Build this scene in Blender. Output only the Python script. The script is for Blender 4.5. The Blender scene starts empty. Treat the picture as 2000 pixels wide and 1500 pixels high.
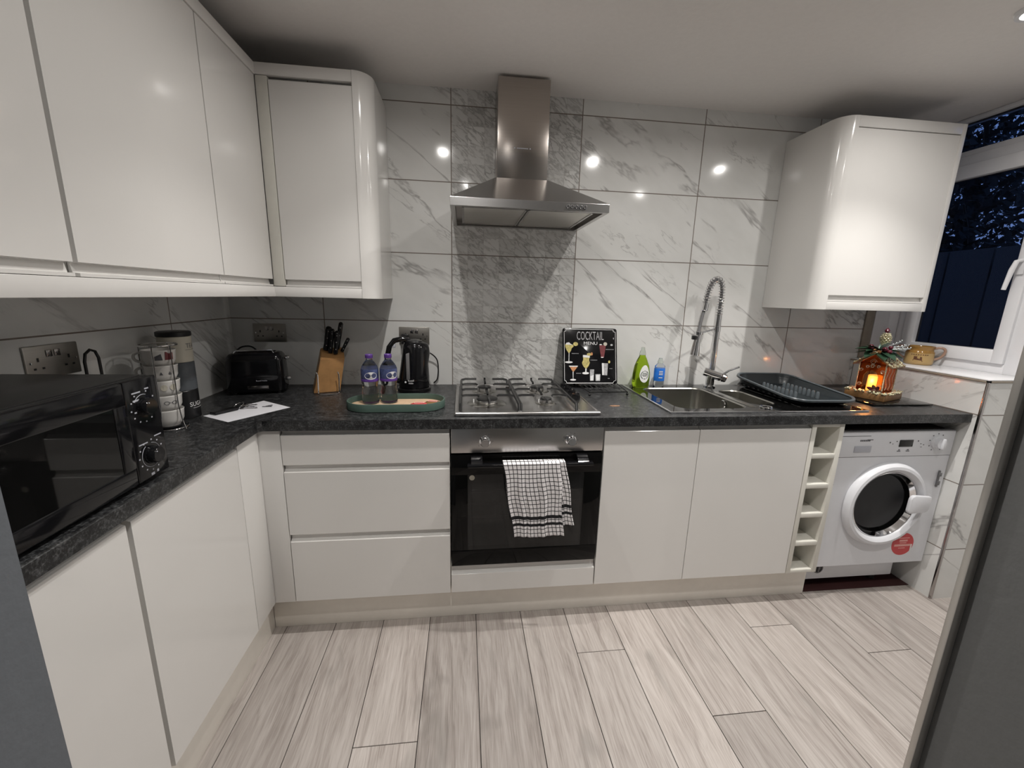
import bpy, bmesh, math, random
from mathutils import Vector, Matrix
PI = math.pi
R = math.radians
sc = bpy.context.scene
COL = sc.collection
random.seed(7)

# ------------------------------------------------------------------ camera
cam_d = bpy.data.cameras.new('camera'); cam = bpy.data.objects.new('camera', cam_d); COL.objects.link(cam)
fx = Vector((0.11594681, 0.97102107, -0.20898428)); ux = Vector((-1.69614636e-04, 0.210422711, 0.977610482)); rx = Vector((0.99325541, -0.11331537, 0.02456254))
M = Matrix.Identity(4)
for i, v in enumerate((rx, ux, -fx)):
    for j in range(3): M[j][i] = v[j]
M.translation = Vector((0.0542, -2.078, 1.3517))
cam.matrix_world = M
cam_d.sensor_width = 36; cam_d.lens = 798.48 * 36 / 2000; cam_d.clip_start = 0.02
sc.camera = cam

# ------------------------------------------------------------------ world (dusk sky), lights, exposure
w = bpy.data.worlds.new('dusk'); sc.world = w; w.use_nodes = True
wn = w.node_tree.nodes; wl = w.node_tree.links
bg = wn['Background']; tc = wn.new('ShaderNodeTexCoord'); sp = wn.new('ShaderNodeSeparateXYZ'); cr = wn.new('ShaderNodeValToRGB')
wl.new(tc.outputs['Generated'], sp.inputs[0]); wl.new(sp.outputs['Z'], cr.inputs[0]); wl.new(cr.outputs[0], bg.inputs[0])
cr.color_ramp.elements[0].position = 0.0; cr.color_ramp.elements[0].color = (0.10, 0.16, 0.36, 1)
cr.color_ramp.elements[1].position = 0.6; cr.color_ramp.elements[1].color = (0.12, 0.24, 0.62, 1)
bg.inputs[1].default_value = 1.2
sc.view_settings.view_transform = 'Standard'; sc.view_settings.look = 'None'
sc.view_settings.exposure = 0.0; sc.view_settings.gamma = 1.0; sc.view_settings.use_curve_mapping = False
CEIL = 2.2546
LAMPS = [(-0.08, -0.80, .72), (0.90, -0.80, 1.25), (1.80, -0.80, 1.0), (0.05, -1.60, .75), (1.55, -1.55, .80), (0.1, -3.0, .65)]
def area(name, loc, power, size, color=(1, .965, .92)):
    d = bpy.data.lights.new(name, 'AREA'); d.shape = 'DISK'; d.size = size; d.energy = power; d.color = color; d.spread = R(165)
    o = bpy.data.objects.new(name, d); o.location = loc; COL.objects.link(o); return o
def spot(name, loc, power, color=(1, .965, .92)):
    d = bpy.data.lights.new(name, 'SPOT'); d.energy = power; d.color = color; d.spot_size = R(104); d.spot_blend = .75; d.shadow_soft_size = .014
    o = bpy.data.objects.new(name, d); o.location = loc; COL.objects.link(o); return o
for lx, ly, lp in LAMPS:      # every downlight: a wide glow and a stronger downward beam
    area('lamp_light', (lx, ly, CEIL - 0.016), lp * 4.2, 0.036); spot('lamp_beam', (lx, ly, CEIL - 0.045), lp * 34)

# ------------------------------------------------------------------ node helpers / materials
class NT:
    def __init__(s, name):
        s.m = bpy.data.materials.new(name); s.m.use_nodes = True
        s.n = s.m.node_tree.nodes; s.l = s.m.node_tree.links; s.b = s.n['Principled BSDF']
    def new(s, t, **k):
        o = s.n.new(t)
        for a, v in k.items(): setattr(o, a, v)
        return o
    def put(s, sock, v):
        if isinstance(v, bpy.types.NodeSocket): s.l.new(v, sock)
        else: sock.default_value = v
    def math(s, op, a, b=None, c=None, clamp=False):
        o = s.new('ShaderNodeMath', operation=op, use_clamp=clamp); s.put(o.inputs[0], a)
        if b is not None: s.put(o.inputs[1], b)
        if c is not None: s.put(o.inputs[2], c)
        return o.outputs[0]
    def coord(s, kind='Object'): return s.new('ShaderNodeTexCoord').outputs[kind]
    def sep(s, v): o = s.new('ShaderNodeSeparateXYZ'); s.l.new(v, o.inputs[0]); return o.outputs
    def comb(s, x, y, z):
        o = s.new('ShaderNodeCombineXYZ')
        for i, v in enumerate((x, y, z)): s.put(o.inputs[i], v)
        return o.outputs[0]
    def noise(s, v, scale, detail=4, rough=.55, dist=0.0):
        o = s.new('ShaderNodeTexNoise'); s.put(o.inputs['Vector'], v); s.put(o.inputs['Scale'], scale)
        o.inputs['Detail'].default_value = detail; o.inputs['Roughness'].default_value = rough; o.inputs['Distortion'].default_value = dist
        return o.outputs['Fac']
    def ramp(s, f, stops):
        o = s.new('ShaderNodeValToRGB'); s.l.new(f, o.inputs[0]); e = o.color_ramp.elements
        while len(e) < len(stops): e.new(0.5)
        for i, (p, c) in enumerate(stops):
            e[i].position = p; e[i].color = (c if isinstance(c, tuple) else (c, c, c)) + (1,)
        return o.outputs[0]
    def mix(s, f, a, b):
        o = s.new('ShaderNodeMix', data_type='RGBA'); s.put(o.inputs[0], f)
        for k, v in ((6, a), (7, b)):
            if isinstance(v, tuple): v = v + (1,) if len(v) == 3 else v
            s.put(o.inputs[k], v)
        return o.outputs[2]
    def bump(s, h, dist=.001, strength=1.0):
        o = s.new('ShaderNodeBump'); s.put(o.inputs['Height'], h); o.inputs['Distance'].default_value = dist; o.inputs['Strength'].default_value = strength
        s.l.new(o.outputs[0], s.b.inputs['Normal'])
    def set(s, **k):
        for a, v in k.items():
            a = a.replace('_', ' ')
            if isinstance(v, tuple) and len(v) == 3: v = v + (1,)
            s.put(s.b.inputs[a], v)
        return s.m

def simple(name, col, rough=.5, metal=0, coat=0, var=.04, scale=30, bump=0, trans=0, ior=1.45, emis=None, es=0, spec=.5, alpha=1):
    t = NT(name); n = t.noise(t.coord(), scale, 3)
    a = tuple(max(0, c * (1 - var)) for c in col); b = tuple(min(1, c * (1 + var)) for c in col)
    t.set(Base_Color=t.ramp(n, [(.3, a), (.7, b)]), Roughness=rough, Metallic=metal, Coat_Weight=coat, Transmission_Weight=trans, IOR=ior, Specular_IOR_Level=spec, Alpha=alpha)
    t.b.inputs['Coat Roughness'].default_value = .04
    if bump: t.bump(n, bump)
    if emis: t.set(Emission_Color=emis, Emission_Strength=es)
    return t.m

def brushed(name, col, rough, ax):
    t = NT(name); s_ = t.sep(t.coord()); sc_ = [400, 400, 400]; sc_[ax] = 6
    v = t.comb(*[t.math('MULTIPLY', s_[i], sc_[i] / 100) for i in range(3)])
    n = t.noise(v, 100, 2); t.set(Base_Color=t.ramp(n, [(.2, tuple(c * .95 for c in col)), (.8, tuple(min(1, c * 1.04) for c in col))]), Metallic=1.0, Roughness=rough)
    t.bump(n, .00003, .3); return t.m

def tile_mat(name, u_ax, u0, v0, mosaic=False):
    """glossy marble effect wall tiles laid in straight rows: u along the wall, v up"""
    TW, TH = .6092, .3217
    t = NT(name); s_ = t.sep(t.coord()); u = t.math('SUBTRACT', s_[u_ax], u0); v = t.math('SUBTRACT', s_[2], v0)
    iu = t.math('FLOOR', t.math('DIVIDE', u, TW)); iv = t.math('FLOOR', t.math('DIVIDE', v, TH))
    fu = t.math('ABSOLUTE', t.math('SUBTRACT', t.math('FRACT', t.math('DIVIDE', u, TW)), .5)); fv = t.math('ABSOLUTE', t.math('SUBTRACT', t.math('FRACT', t.math('DIVIDE', v, TH)), .5))
    g = t.math('MAXIMUM', t.math('GREATER_THAN', fu, .5 - .0021 / TW), t.math('GREATER_THAN', fv, .5 - .0021 / TH))
    wn_ = t.new('ShaderNodeTexWhiteNoise', noise_dimensions='3D'); t.l.new(t.comb(iu, iv, 3.3), wn_.inputs['Vector'])
    rnd = t.sep(wn_.outputs['Color'])
    # vein space: rotated so that veins run down to the right
    a = R(-36)
    p = t.math('ADD', t.math('MULTIPLY', u, math.cos(a)), t.math('MULTIPLY', v, math.sin(a)))
    q = t.math('SUBTRACT', t.math('MULTIPLY', v, math.cos(a)), t.math('MULTIPLY', u, math.sin(a)))
    def vein(sp_, sq, off, wid, lo, hi):
        vec = t.comb(t.math('MULTIPLY_ADD', p, sp_, t.math('MULTIPLY', rnd[0], 7.0)), t.math('MULTIPLY_ADD', q, sq, off), t.math('MULTIPLY', rnd[1], 9.0))
        n = t.noise(vec, 1.0, 6, .62, .35)
        d = t.math('ABSOLUTE', t.math('SUBTRACT', n, .5))
        line = t.math('SUBTRACT', 1.0, t.math('DIVIDE', d, wid), clamp=True)
        msk = t.noise(t.comb(t.math('MULTIPLY', p, 3.0), t.math('MULTIPLY_ADD', q, 4.0, off), rnd[2]), 1.0, 2)
        m2 = t.new('ShaderNodeMapRange'); t.l.new(msk, m2.inputs[0]); m2.inputs[1].default_value = lo; m2.inputs[2].default_value = hi
        return t.math('MULTIPLY', t.math('POWER', line, 1.6), m2.outputs[0], clamp=True)
    v1 = vein(.42, 2.1, 1.7, .017, .42, .56); v2 = vein(.9, 3.6, 5.1, .010, .50, .62)
    cloud = t.noise(t.comb(p, t.math('MULTIPLY', q, 2.2), rnd[0]), 3.2, 3)
    base = t.ramp(cloud, [(.3, (.70, .70, .68)), (.75, (.80, .80, .785))])
    vv = t.math('ADD', t.math('MULTIPLY', v1, .78), t.math('MULTIPLY', v2, .55), clamp=True)
    c = t.mix(vv, base, (.30, .29, .285)); height = t.math('MULTIPLY', g, -1.0)
    if mosaic:
        cu, cv = TW / 8, TH / 4
        mi = t.math('FLOOR', t.math('DIVIDE', u, cu)); mj = t.math('FLOOR', t.math('DIVIDE', v, cv))
        w2 = t.new('ShaderNodeTexWhiteNoise', noise_dimensions='3D'); t.l.new(t.comb(mi, mj, 8.1), w2.inputs['Vector']); r2 = t.sep(w2.outputs['Color'])
        n3 = t.noise(t.comb(t.math('MULTIPLY_ADD', p, 11, t.math('MULTIPLY', r2[0], 20)), t.math('MULTIPLY_ADD', q, 34, t.math('MULTIPLY', r2[1], 20)), r2[2]), 1.0, 4, .6, .4)
        l3 = t.math('POWER', t.math('SUBTRACT', 1.0, t.math('DIVIDE', t.math('ABSOLUTE', t.math('SUBTRACT', n3, .5)), .075), clamp=True), 1.5)
        l3 = t.math('MULTIPLY', l3, t.math('MULTIPLY_ADD', r2[1], .6, .4))
        tone = t.ramp(r2[2], [(0, (.60, .60, .585)), (1, (.76, .76, .745))])
        mc = t.mix(t.math('MULTIPLY', l3, .85), tone, (.27, .26, .255))
        eu = t.math('ABSOLUTE', t.math('SUBTRACT', t.math('FRACT', t.math('DIVIDE', u, cu)), .5)); ev = t.math('ABSOLUTE', t.math('SUBTRACT', t.math('FRACT', t.math('DIVIDE', v, cv)), .5))
        ge = t.math('MAXIMUM', t.math('GREATER_THAN', eu, .5 - .0012 / cu), t.math('GREATER_THAN', ev, .5 - .0012 / cv))
        mc = t.mix(t.math('MULTIPLY', ge, .35), mc, (.42, .41, .40))
        ins = t.math('COMPARE', iu, 0.0, .3)
        c = t.mix(ins, c, mc)
        # each little square is tilted a touch
        tilt = t.math('MULTIPLY_ADD', t.math('FRACT', t.math('DIVIDE', u, cu)), t.math('SUBTRACT', r2[0], .5), t.math('MULTIPLY', t.math('FRACT', t.math('DIVIDE', v, cv)), t.math('SUBTRACT', r2[1], .5)))
        height = t.math('ADD', height, t.math('MULTIPLY', t.math('MULTIPLY', tilt, 1.6), ins))
    c = t.mix(g, c, (.20, .165, .14))
    wav = t.noise(t.coord(), 5.0, 1); height = t.math('ADD', height, t.math('MULTIPLY', wav, .9))
    t.set(Base_Color=c, Roughness=t.math('MULTIPLY_ADD', g, .5, .10), Specular_IOR_Level=.5)
    t.bump(height, .0011, .8); return t.m

def floor_mat():
    t = NT('pale_oak_planks'); a = t.new('ShaderNodeAttribute', attribute_name='plank'); rr = t.sep(a.outputs['Color'])
    s_ = t.sep(t.coord()); x = t.math('MULTIPLY_ADD', rr[0], 13.0, s_[0]); y = t.math('MULTIPLY_ADD', rr[1], 17.0, s_[1])
    big = t.noise(t.comb(t.math('MULTIPLY', x, 7), t.math('MULTIPLY', y, 1.6), rr[2]), 1.0, 3, .5, .6)
    rings = t.noise(t.comb(t.math('MULTIPLY_ADD', big, 5.0, t.math('MULTIPLY', x, 46)), t.math('MULTIPLY', y, 2.2), rr[2]), 1.0, 5, .65, .5)
    fine = t.noise(t.comb(t.math('MULTIPLY', x, 260), t.math('MULTIPLY', y, 9), rr[2]), 1.0, 3, .6, .2)
    kn = t.noise(t.comb(t.math('MULTIPLY', x, 9), t.math('MULTIPLY', y, 3.4), 4.0), 1.0, 2, .5, .8)
    f = t.math('ADD', t.math('MULTIPLY', rings, .6), t.math('MULTIPLY', fine, .4))
    c = t.ramp(f, [(.32, (.27, .225, .20)), (.45, (.41, .358, .325)), (.56, (.51, .456, .42)), (.72, (.60, .55, .515))])
    c = t.mix(t.ramp(kn, [(.60, 0.0), (.76, .6)]), c, (.25, .225, .20))
    tone = t.math('MULTIPLY_ADD', rr[2], .26, .75)
    hs = t.new('ShaderNodeHueSaturation'); t.l.new(c, hs.inputs['Color']); t.l.new(tone, hs.inputs['Value']); hs.inputs['Saturation'].default_value = .85
    t.set(Base_Color=hs.outputs[0], Roughness=t.math('MULTIPLY_ADD', fine, .2, .34)); t.bump(f, .0006, .6); return t.m

def stone_mat():
    t = NT('black_speckled_laminate'); co = t.coord()
    a = t.noise(co, 190, 5, .7, .4); b = t.noise(co, 55, 3, .6)
    f = t.math('ADD', t.math('MULTIPLY', a, .65), t.math('MULTIPLY', b, .35))
    t.set(Base_Color=t.ramp(f, [(.42, (.008, .008, .009)), (.50, (.020, .021, .022)), (.58, (.065, .067, .069)), (.68, (.13, .133, .136))]), Roughness=.36, Specular_IOR_Level=.5)
    t.bump(a, .0004, .5); return t.m

m = {}
m['gloss'] = simple('white_gloss_lacquer', (.76, .745, .722), .13, var=.01, scale=3, coat=.3)
m['carcass'] = simple('white_carcass_board', (.68, .665, .635), .42, var=.015)
m['plinth'] = simple('white_plinth_board', (.85, .81, .745), .30, var=.02)
m['cream'] = simple('cream_wine_rack_board', (.73, .715, .655), .34, var=.02)
m['tile_back'] = tile_mat('marble_effect_tiles_back', 0, -.0057, 1.2217, True)
m['tile_left'] = tile_mat('marble_effect_tiles_left', 1, -.402, 1.2217)
m['tile_low'] = tile_mat('marble_effect_tiles_low', 1, -1.24, .9035 - .3217)
m['tile_lowf'] = tile_mat('marble_effect_tiles_low_end', 0, 2.24 - .6092, .9035 - .3217)
m['floor'] = floor_mat()
m['gap'] = simple('dark_plank_joint', (.012, .009, .008), .8)
m['stone'] = stone_mat()
m['ceil'] = simple('ceiling_paint', (.80, .77, .745), .75, var=.015, scale=60, bump=.0006)
m['white_wall'] = simple('white_wall_paint', (.74, .74, .74), .6, var=.01)
m['grey_wall'] = simple('grey_wall_paint', (.155, .170, .190), .62, var=.03, scale=120, bump=.0003)
m['grey_wall_r'] = simple('dark_grey_wall_paint', (.155, .158, .158), .62, var=.03, scale=120, bump=.0003)
m['upvc'] = simple('white_upvc', (.80, .80, .82), .22, var=.01)
m['steelh'] = brushed('brushed_steel_across', (.56, .55, .54), .27, 0)
m['steelv'] = brushed('brushed_steel_upright', (.44, .40, .37), .22, 0)
m['steels'] = brushed('brushed_sink_steel', (.46, .45, .42), .24, 1)
m['chrome'] = simple('chrome', (.80, .80, .81), .07, metal=1, var=.02)
m['dchrome'] = simple('dark_polished_trim', (.42, .40, .39), .16, metal=1, var=.08)
m['jtrim'] = simple('satin_metal_edge', (.62, .60, .57), .30, metal=.8, var=.04)
m['btrim'] = simple('brown_tile_trim', (.30, .26, .21), .35, var=.08)
m['black'] = simple('black_gloss_plastic', (.006, .006, .007), .10, var=.1)
m['blackm'] = simple('black_satin_plastic', (.010, .010, .011), .34, var=.1)
m['micro'] = simple('black_painted_steel', (.013, .013, .013), .38, var=.1)
m['blackglass'] = simple('black_glass', (.004, .004, .004), .04, var=.1)
m['iron'] = simple('black_enamel_iron', (.012, .012, .012), .30, var=.2)
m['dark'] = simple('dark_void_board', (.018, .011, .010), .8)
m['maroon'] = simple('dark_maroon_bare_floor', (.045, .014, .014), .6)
m['filter'] = brushed('mesh_filter', (.62, .60, .56), .42, 0)
m['rubber'] = simple('grey_rubber', (.16, .16, .165), .5)
m['wm'] = simple('white_appliance_enamel', (.74, .75, .785), .28, var=.01)
m['wmgrey'] = simple('pale_grey_plastic', (.46, .47, .52), .4, var=.02)
m['mark'] = simple('dark_grey_print', (.10, .10, .11), .5)
m['red'] = simple('red_sticker', (.60, .065, .07), .4)
m['pink'] = simple('pink_print', (.80, .40, .36), .5)
m['white'] = simple('white_print', (.80, .80, .80), .5)
m['wood'] = simple('knife_block_wood', (.40, .215, .085), .42, var=.18, scale=18)
m['pine'] = simple('pale_tray_wood', (.66, .47, .31), .5, var=.08)
m['gwood'] = simple('gilded_base_wood', (.20, .105, .04), .42, var=.25, scale=25)
m['green'] = simple('grey_green_tray', (.070, .115, .095), .5)
m['paper'] = simple('white_paper', (.84, .84, .88), .8, var=.01)
m['slate'] = simple('slate_plastic', (.020, .025, .028), .30)
m['slatel'] = simple('slate_plastic_prongs', (.085, .10, .11), .28)
m['creamc'] = simple('cream_canister', (.52, .49, .41), .4)
m['greyc'] = simple('grey_canister', (.085, .095, .105), .4)
m['ceramic'] = simple('white_ceramic', (.72, .70, .67), .16)
m['purple'] = simple('purple_cap', (.11, .045, .27), .35)
m['label'] = simple('blue_label', (.065, .085, .20), .4, var=.5, scale=60)
m['tan'] = simple('tan_stoneware', (.46, .31, .13), .22, var=.08)
m['ochre'] = simple('ochre_glaze', (.30, .165, .045), .15, var=.15)
m['pinkish'] = simple('brown_clay_handle', (.36, .23, .17), .25)
m['gold'] = simple('gold_glitter', (.82, .72, .50), .22, metal=.8, var=.35, scale=300, bump=.004)
m['leaf'] = simple('dark_leaf', (.022, .055, .030), .4, var=.3)
m['leafl'] = simple('frosted_leaf', (.32, .45, .38), .4, var=.3)
m['berry'] = simple('dark_red_berry', (.09, .010, .02), .22)
m['silver'] = simple('silver_twig', (.62, .66, .66), .28, metal=.7)
m['cone'] = simple('pine_cone_brown', (.12, .05, .025), .5, var=.3)
m['gasket'] = simple('window_gasket', (.03, .03, .035), .6)
m['bark'] = simple('tree_bark', (.025, .02, .018), .9)
m['foliage'] = simple('dusk_foliage', (.012, .016, .018), .85, var=.3)
m['fence'] = simple('dark_fence_wood', (.02, .016, .014), .8)
m['hall'] = simple('hall_paint', (.20, .19, .18), .7)
m['socket'] = brushed('satin_socket_steel', (.42, .40, .37), .38, 0)
m['lamp'] = simple('lamp_lens', (.9, .9, .9), .3, emis=(1, .96, .9), es=14.0)
m['blueliq'] = simple('blue_label_print', (.02, .16, .62), .35, var=.2)
m['yellow'] = simple('yellow_print', (.55, .47, .17), .5, var=.3, scale=90)
m['orange'] = simple('orange_print', (.58, .26, .11), .5, var=.25, scale=90)
m['fleck_col'] = simple('dull_orange_fleck', (.26, .15, .09), .6, var=.3, scale=90)
m['redp'] = simple('dark_red_print', (.17, .035, .04), .5, var=.25, scale=90)
m['greyp'] = simple('grey_print', (.40, .40, .41), .5, var=.35, scale=90)

def glassy(name, col, rough=.02, ior=1.45):
    t = NT(name); n = t.noise(t.coord(), 8, 2)
    t.set(Base_Color=t.ramp(n, [(.3, tuple(c * .97 for c in col)), (.7, col)]), Roughness=rough, Transmission_Weight=1.0, IOR=ior); return t.m
m['pet'] = glassy('clear_plastic', (.93, .95, .95), .03, 1.3)
m['greensoap'] = glassy('green_soap_plastic', (.42, .62, .03), .05, 1.33)
m['clearcap'] = glassy('frosted_clear_cap', (.78, .84, .78), .25, 1.3)
m['amber'] = glassy('amber_glass', (.80, .33, .13), .10, 1.15)
m['candle'] = simple('glowing_candle', (.9, .55, .15), .6, emis=(1, .42, .06), es=1.1, var=.1)
m['flame'] = simple('candle_flame', (1, .8, .3), .6, emis=(1, .72, .25), es=4)
def tinted(name, f, col=(.02, .02, .02)):
    t = NT(name); tr = t.new('ShaderNodeBsdfTransparent'); mx = t.new('ShaderNodeMixShader'); out = t.n['Material Output']
    fr = t.new('ShaderNodeFresnel'); fr.inputs[0].default_value = 1.5
    fac = t.math('ADD', t.math('MULTIPLY', t.noise(t.coord(), 3, 1), .02), t.math('ADD', fr.outputs[0], f), clamp=True)
    t.set(Base_Color=col, Roughness=.03); t.l.new(fac, mx.inputs[0]); t.l.new(tr.outputs[0], mx.inputs[1]); t.l.new(t.b.outputs[0], mx.inputs[2]); t.l.new(mx.outputs[0], out.inputs[0]); return t.m
m['pane'] = tinted('window_glass', .04, (.01, .012, .02))
m['ovenblack'] = simple('oven_black_glass', (.003, .003, .003), .05, spec=.22)
m['ovenglass'] = tinted('oven_glass', .62, (.022, .022, .022))
m['mwglass'] = tinted('microwave_glass', .80, (.006, .006, .006))
m['drumglass'] = tinted('washer_door_glass', .25, (.03, .03, .03))

def towel_mat():
    t = NT('checked_tea_towel'); uv = t.sep(t.coord('UV'))
    cu, cv = .0165, .0175
    fu = t.math('FRACT', t.math('DIVIDE', uv[0], cu)); fv = t.math('FRACT', t.math('DIVIDE', uv[1], cv))
    ln = t.math('MAXIMUM', t.math('LESS_THAN', fu, .16), t.math('LESS_THAN', fv, .16))
    b1 = t.math('COMPARE', uv[1], .054, .0058); b2 = t.math('COMPARE', uv[1], .082, .0058)
    f = t.math('MAXIMUM', ln, t.math('MAXIMUM', b1, b2))
    n = t.noise(t.coord('UV'), 700, 2); t.set(Base_Color=t.mix(f, (.80, .77, .78), (.008, .008, .010)), Roughness=.9)
    hb = t.math('ADD', t.math('MULTIPLY', f, -1.0), t.math('MULTIPLY', n, .5)); t.bump(hb, .0012, .7); return t.m
m['towel'] = towel_mat()

# ------------------------------------------------------------------ mesh builder
class MB:
    def __init__(s): s.v = []; s.f = []; s.mi = []; s.uv = None
    def _take(s, bm, mi=0, mat=None):
        if mat is not None: bm.transform(mat)
        bm.verts.index_update(); o = len(s.v); s.v += [x.co.copy() for x in bm.verts]
        for f in bm.faces: s.f.append([o + x.index for x in f.verts]); s.mi.append(mi)
        bm.free(); return s
    def box(s, x0, x1, y0, y1, z0, z1, bev=0, seg=2, mi=0, mat=None):
        bm = bmesh.new(); bmesh.ops.create_cube(bm, size=1)
        for v in bm.verts:
            v.co = Vector(((x0 + x1) / 2 + v.co.x * (x1 - x0), (y0 + y1) / 2 + v.co.y * (y1 - y0), (z0 + z1) / 2 + v.co.z * (z1 - z0)))
        if bev: bmesh.ops.bevel(bm, geom=bm.edges[:], offset=bev, segments=seg, affect='EDGES', profile=.5)
        return s._take(bm, mi, mat)
    def prism(s, pts, a, b, ax='z', bev=0, seg=2, mi=0, mat=None):
        """pts: 2D outline; extruded from a to b along ax"""
        bm = bmesh.new()
        def P(p, h): return Vector((p[0], p[1], h)) if ax == 'z' else (Vector((p[0], h, p[1])) if ax == 'y' else Vector((h, p[0], p[1])))
        lo = [bm.verts.new(P(p, a)) for p in pts]; hi = [bm.verts.new(P(p, b)) for p in pts]; n = len(pts)
        bm.faces.new(lo[::-1]); bm.faces.new(hi)
        for i in range(n): bm.faces.new((lo[i], lo[(i + 1) % n], hi[(i + 1) % n], hi[i]))
        bmesh.ops.recalc_face_normals(bm, faces=bm.faces[:])
        if bev: bmesh.ops.bevel(bm, geom=bm.edges[:], offset=bev, segments=seg, affect='EDGES', profile=.5)
        return s._take(bm, mi, mat)
    def lathe(s, prof, n=32, c=(0, 0, 0), axis='z', mi=0, mat=None, close=False):
        bm = bmesh.new(); rings = []
        for r, z in prof:
            if r < 1e-6: rings.append([bm.verts.new((0, 0, z))])
            else: rings.append([bm.verts.new((r * math.cos(2 * PI * k / n), r * math.sin(2 * PI * k / n), z)) for k in range(n)])
        pr = list(zip(rings, rings[1:])) + ([(rings[-1], rings[0])] if close else [])
        for a, b in pr:
            for k in range(n):
                k2 = (k + 1) % n
                if len(a) == 1 and len(b) == 1: continue
                if len(a) == 1: bm.faces.new((a[0], b[k2], b[k]))
                elif len(b) == 1: bm.faces.new((a[k], a[k2], b[0]))
                else: bm.faces.new((a[k], a[k2], b[k2], b[k]))
        if not close:
            for rg in (rings[0], rings[-1]):
                if len(rg) > 1: bm.faces.new(rg)
        bmesh.ops.recalc_face_normals(bm, faces=bm.faces[:])
        T = Matrix.Translation(Vector(c))
        if axis == 'y': T = T @ Matrix.Rotation(R(90), 4, 'X')
        elif axis == 'x': T = T @ Matrix.Rotation(R(90), 4, 'Y')
        elif isinstance(axis, (tuple, Vector)): T = T @ Vector((0, 0, 1)).rotation_difference(Vector(axis)).to_matrix().to_4x4()
        return s._take(bm, mi, T if mat is None else mat @ T)
    def cyl(s, p0, p1, r0, r1=None, n=20, mi=0, bev=0):
        p0 = Vector(p0); p1 = Vector(p1); L = (p1 - p0).length; r1 = r0 if r1 is None else r1
        pf = [(0, 0), (r0, 0), (r1, L), (0, L)] if not bev else [(0, 0), (r0 - bev, 0), (r0, bev), (r1, L - bev), (r1 - bev, L), (0, L)]
        return s.lathe(pf, n, p0, (p1 - p0).normalized(), mi)
    def tube(s, pts, r, n=10, closed=False, mi=0, smooth=0, mat=None):
        P = [Vector(p) for p in pts]
        if smooth:
            for _ in range(smooth):
                Q = []; m_ = len(P)
                for i in range(m_ if closed else m_ - 1):
                    a, b = P[i], P[(i + 1) % m_]; Q += [a * .75 + b * .25, a * .25 + b * .75]
                P = Q if closed else [P[0]] + Q + [P[-1]]
        bm = bmesh.new(); rings = []; N = len(P); up = None
        for i in range(N):
            if closed: t_ = (P[(i + 1) % N] - P[i - 1]).normalized()
            else: t_ = (P[min(i + 1, N - 1)] - P[max(i - 1, 0)]).normalized()
            if up is None:
                up = Vector((0, 0, 1)) if abs(t_.z) < .9 else Vector((1, 0, 0))
            a = t_.cross(up).normalized(); b = a.cross(t_).normalized(); up = b
            rr = r[i] if isinstance(r, (list, tuple)) else r
            rings.append([bm.verts.new(P[i] + a * rr * math.cos(2 * PI * k / n) + b * rr * math.sin(2 * PI * k / n)) for k in range(n)])
        for i in range(N if closed else N - 1):
            A, B = rings[i], rings[(i + 1) % N]
            for k in range(n): bm.faces.new((A[k], A[(k + 1) % n], B[(k + 1) % n], B[k]))
        if not closed: bm.faces.new(rings[0][::-1]); bm.faces.new(rings[-1])
        bmesh.ops.recalc_face_normals(bm, faces=bm.faces[:])
        return s._take(bm, mi, mat)
    def ball(s, c, r, sc_=(1, 1, 1), n=14, mi=0, rot=None):
        bm = bmesh.new(); bmesh.ops.create_uvsphere(bm, u_segments=n, v_segments=max(6, n // 2), radius=r)
        T = Matrix.Translation(Vector(c)) @ (rot.to_4x4() if rot else Matrix.Identity(4)) @ Matrix.Diagonal(Vector(sc_ + (1,)))
        return s._take(bm, mi, T)
    def quad(s, pts, mi=0):
        o = len(s.v); s.v += [Vector(p) for p in pts]; s.f.append(list(range(o, o + len(pts)))); s.mi.append(mi); return s
    def build(s, name, mats, parent=None, local=False, smooth=35, kind=None, label=None):
        me = bpy.data.meshes.new(name); vs = s.v
        if parent is not None and not local:
            inv = parent_world(parent).inverted(); vs = [inv @ v for v in vs]
        me.from_pydata([tuple(v) for v in vs], [], s.f)
        for q in (mats if isinstance(mats, list) else [mats]): me.materials.append(m[q])
        me.polygons.foreach_set('material_index', s.mi); me.polygons.foreach_set('use_smooth', [True] * len(s.f))
        me.update(); me.set_sharp_from_angle(angle=R(smooth))
        o = bpy.data.objects.new(name, me); COL.objects.link(o)
        if parent is not None: o.parent = parent
        if kind: o['kind'] = kind
        if label: o['label'] = label
        return o

def parent_world(p):
    M_ = Matrix.Identity(4)
    while p is not None: M_ = p.matrix_basis @ M_; p = p.parent
    return M_

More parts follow.
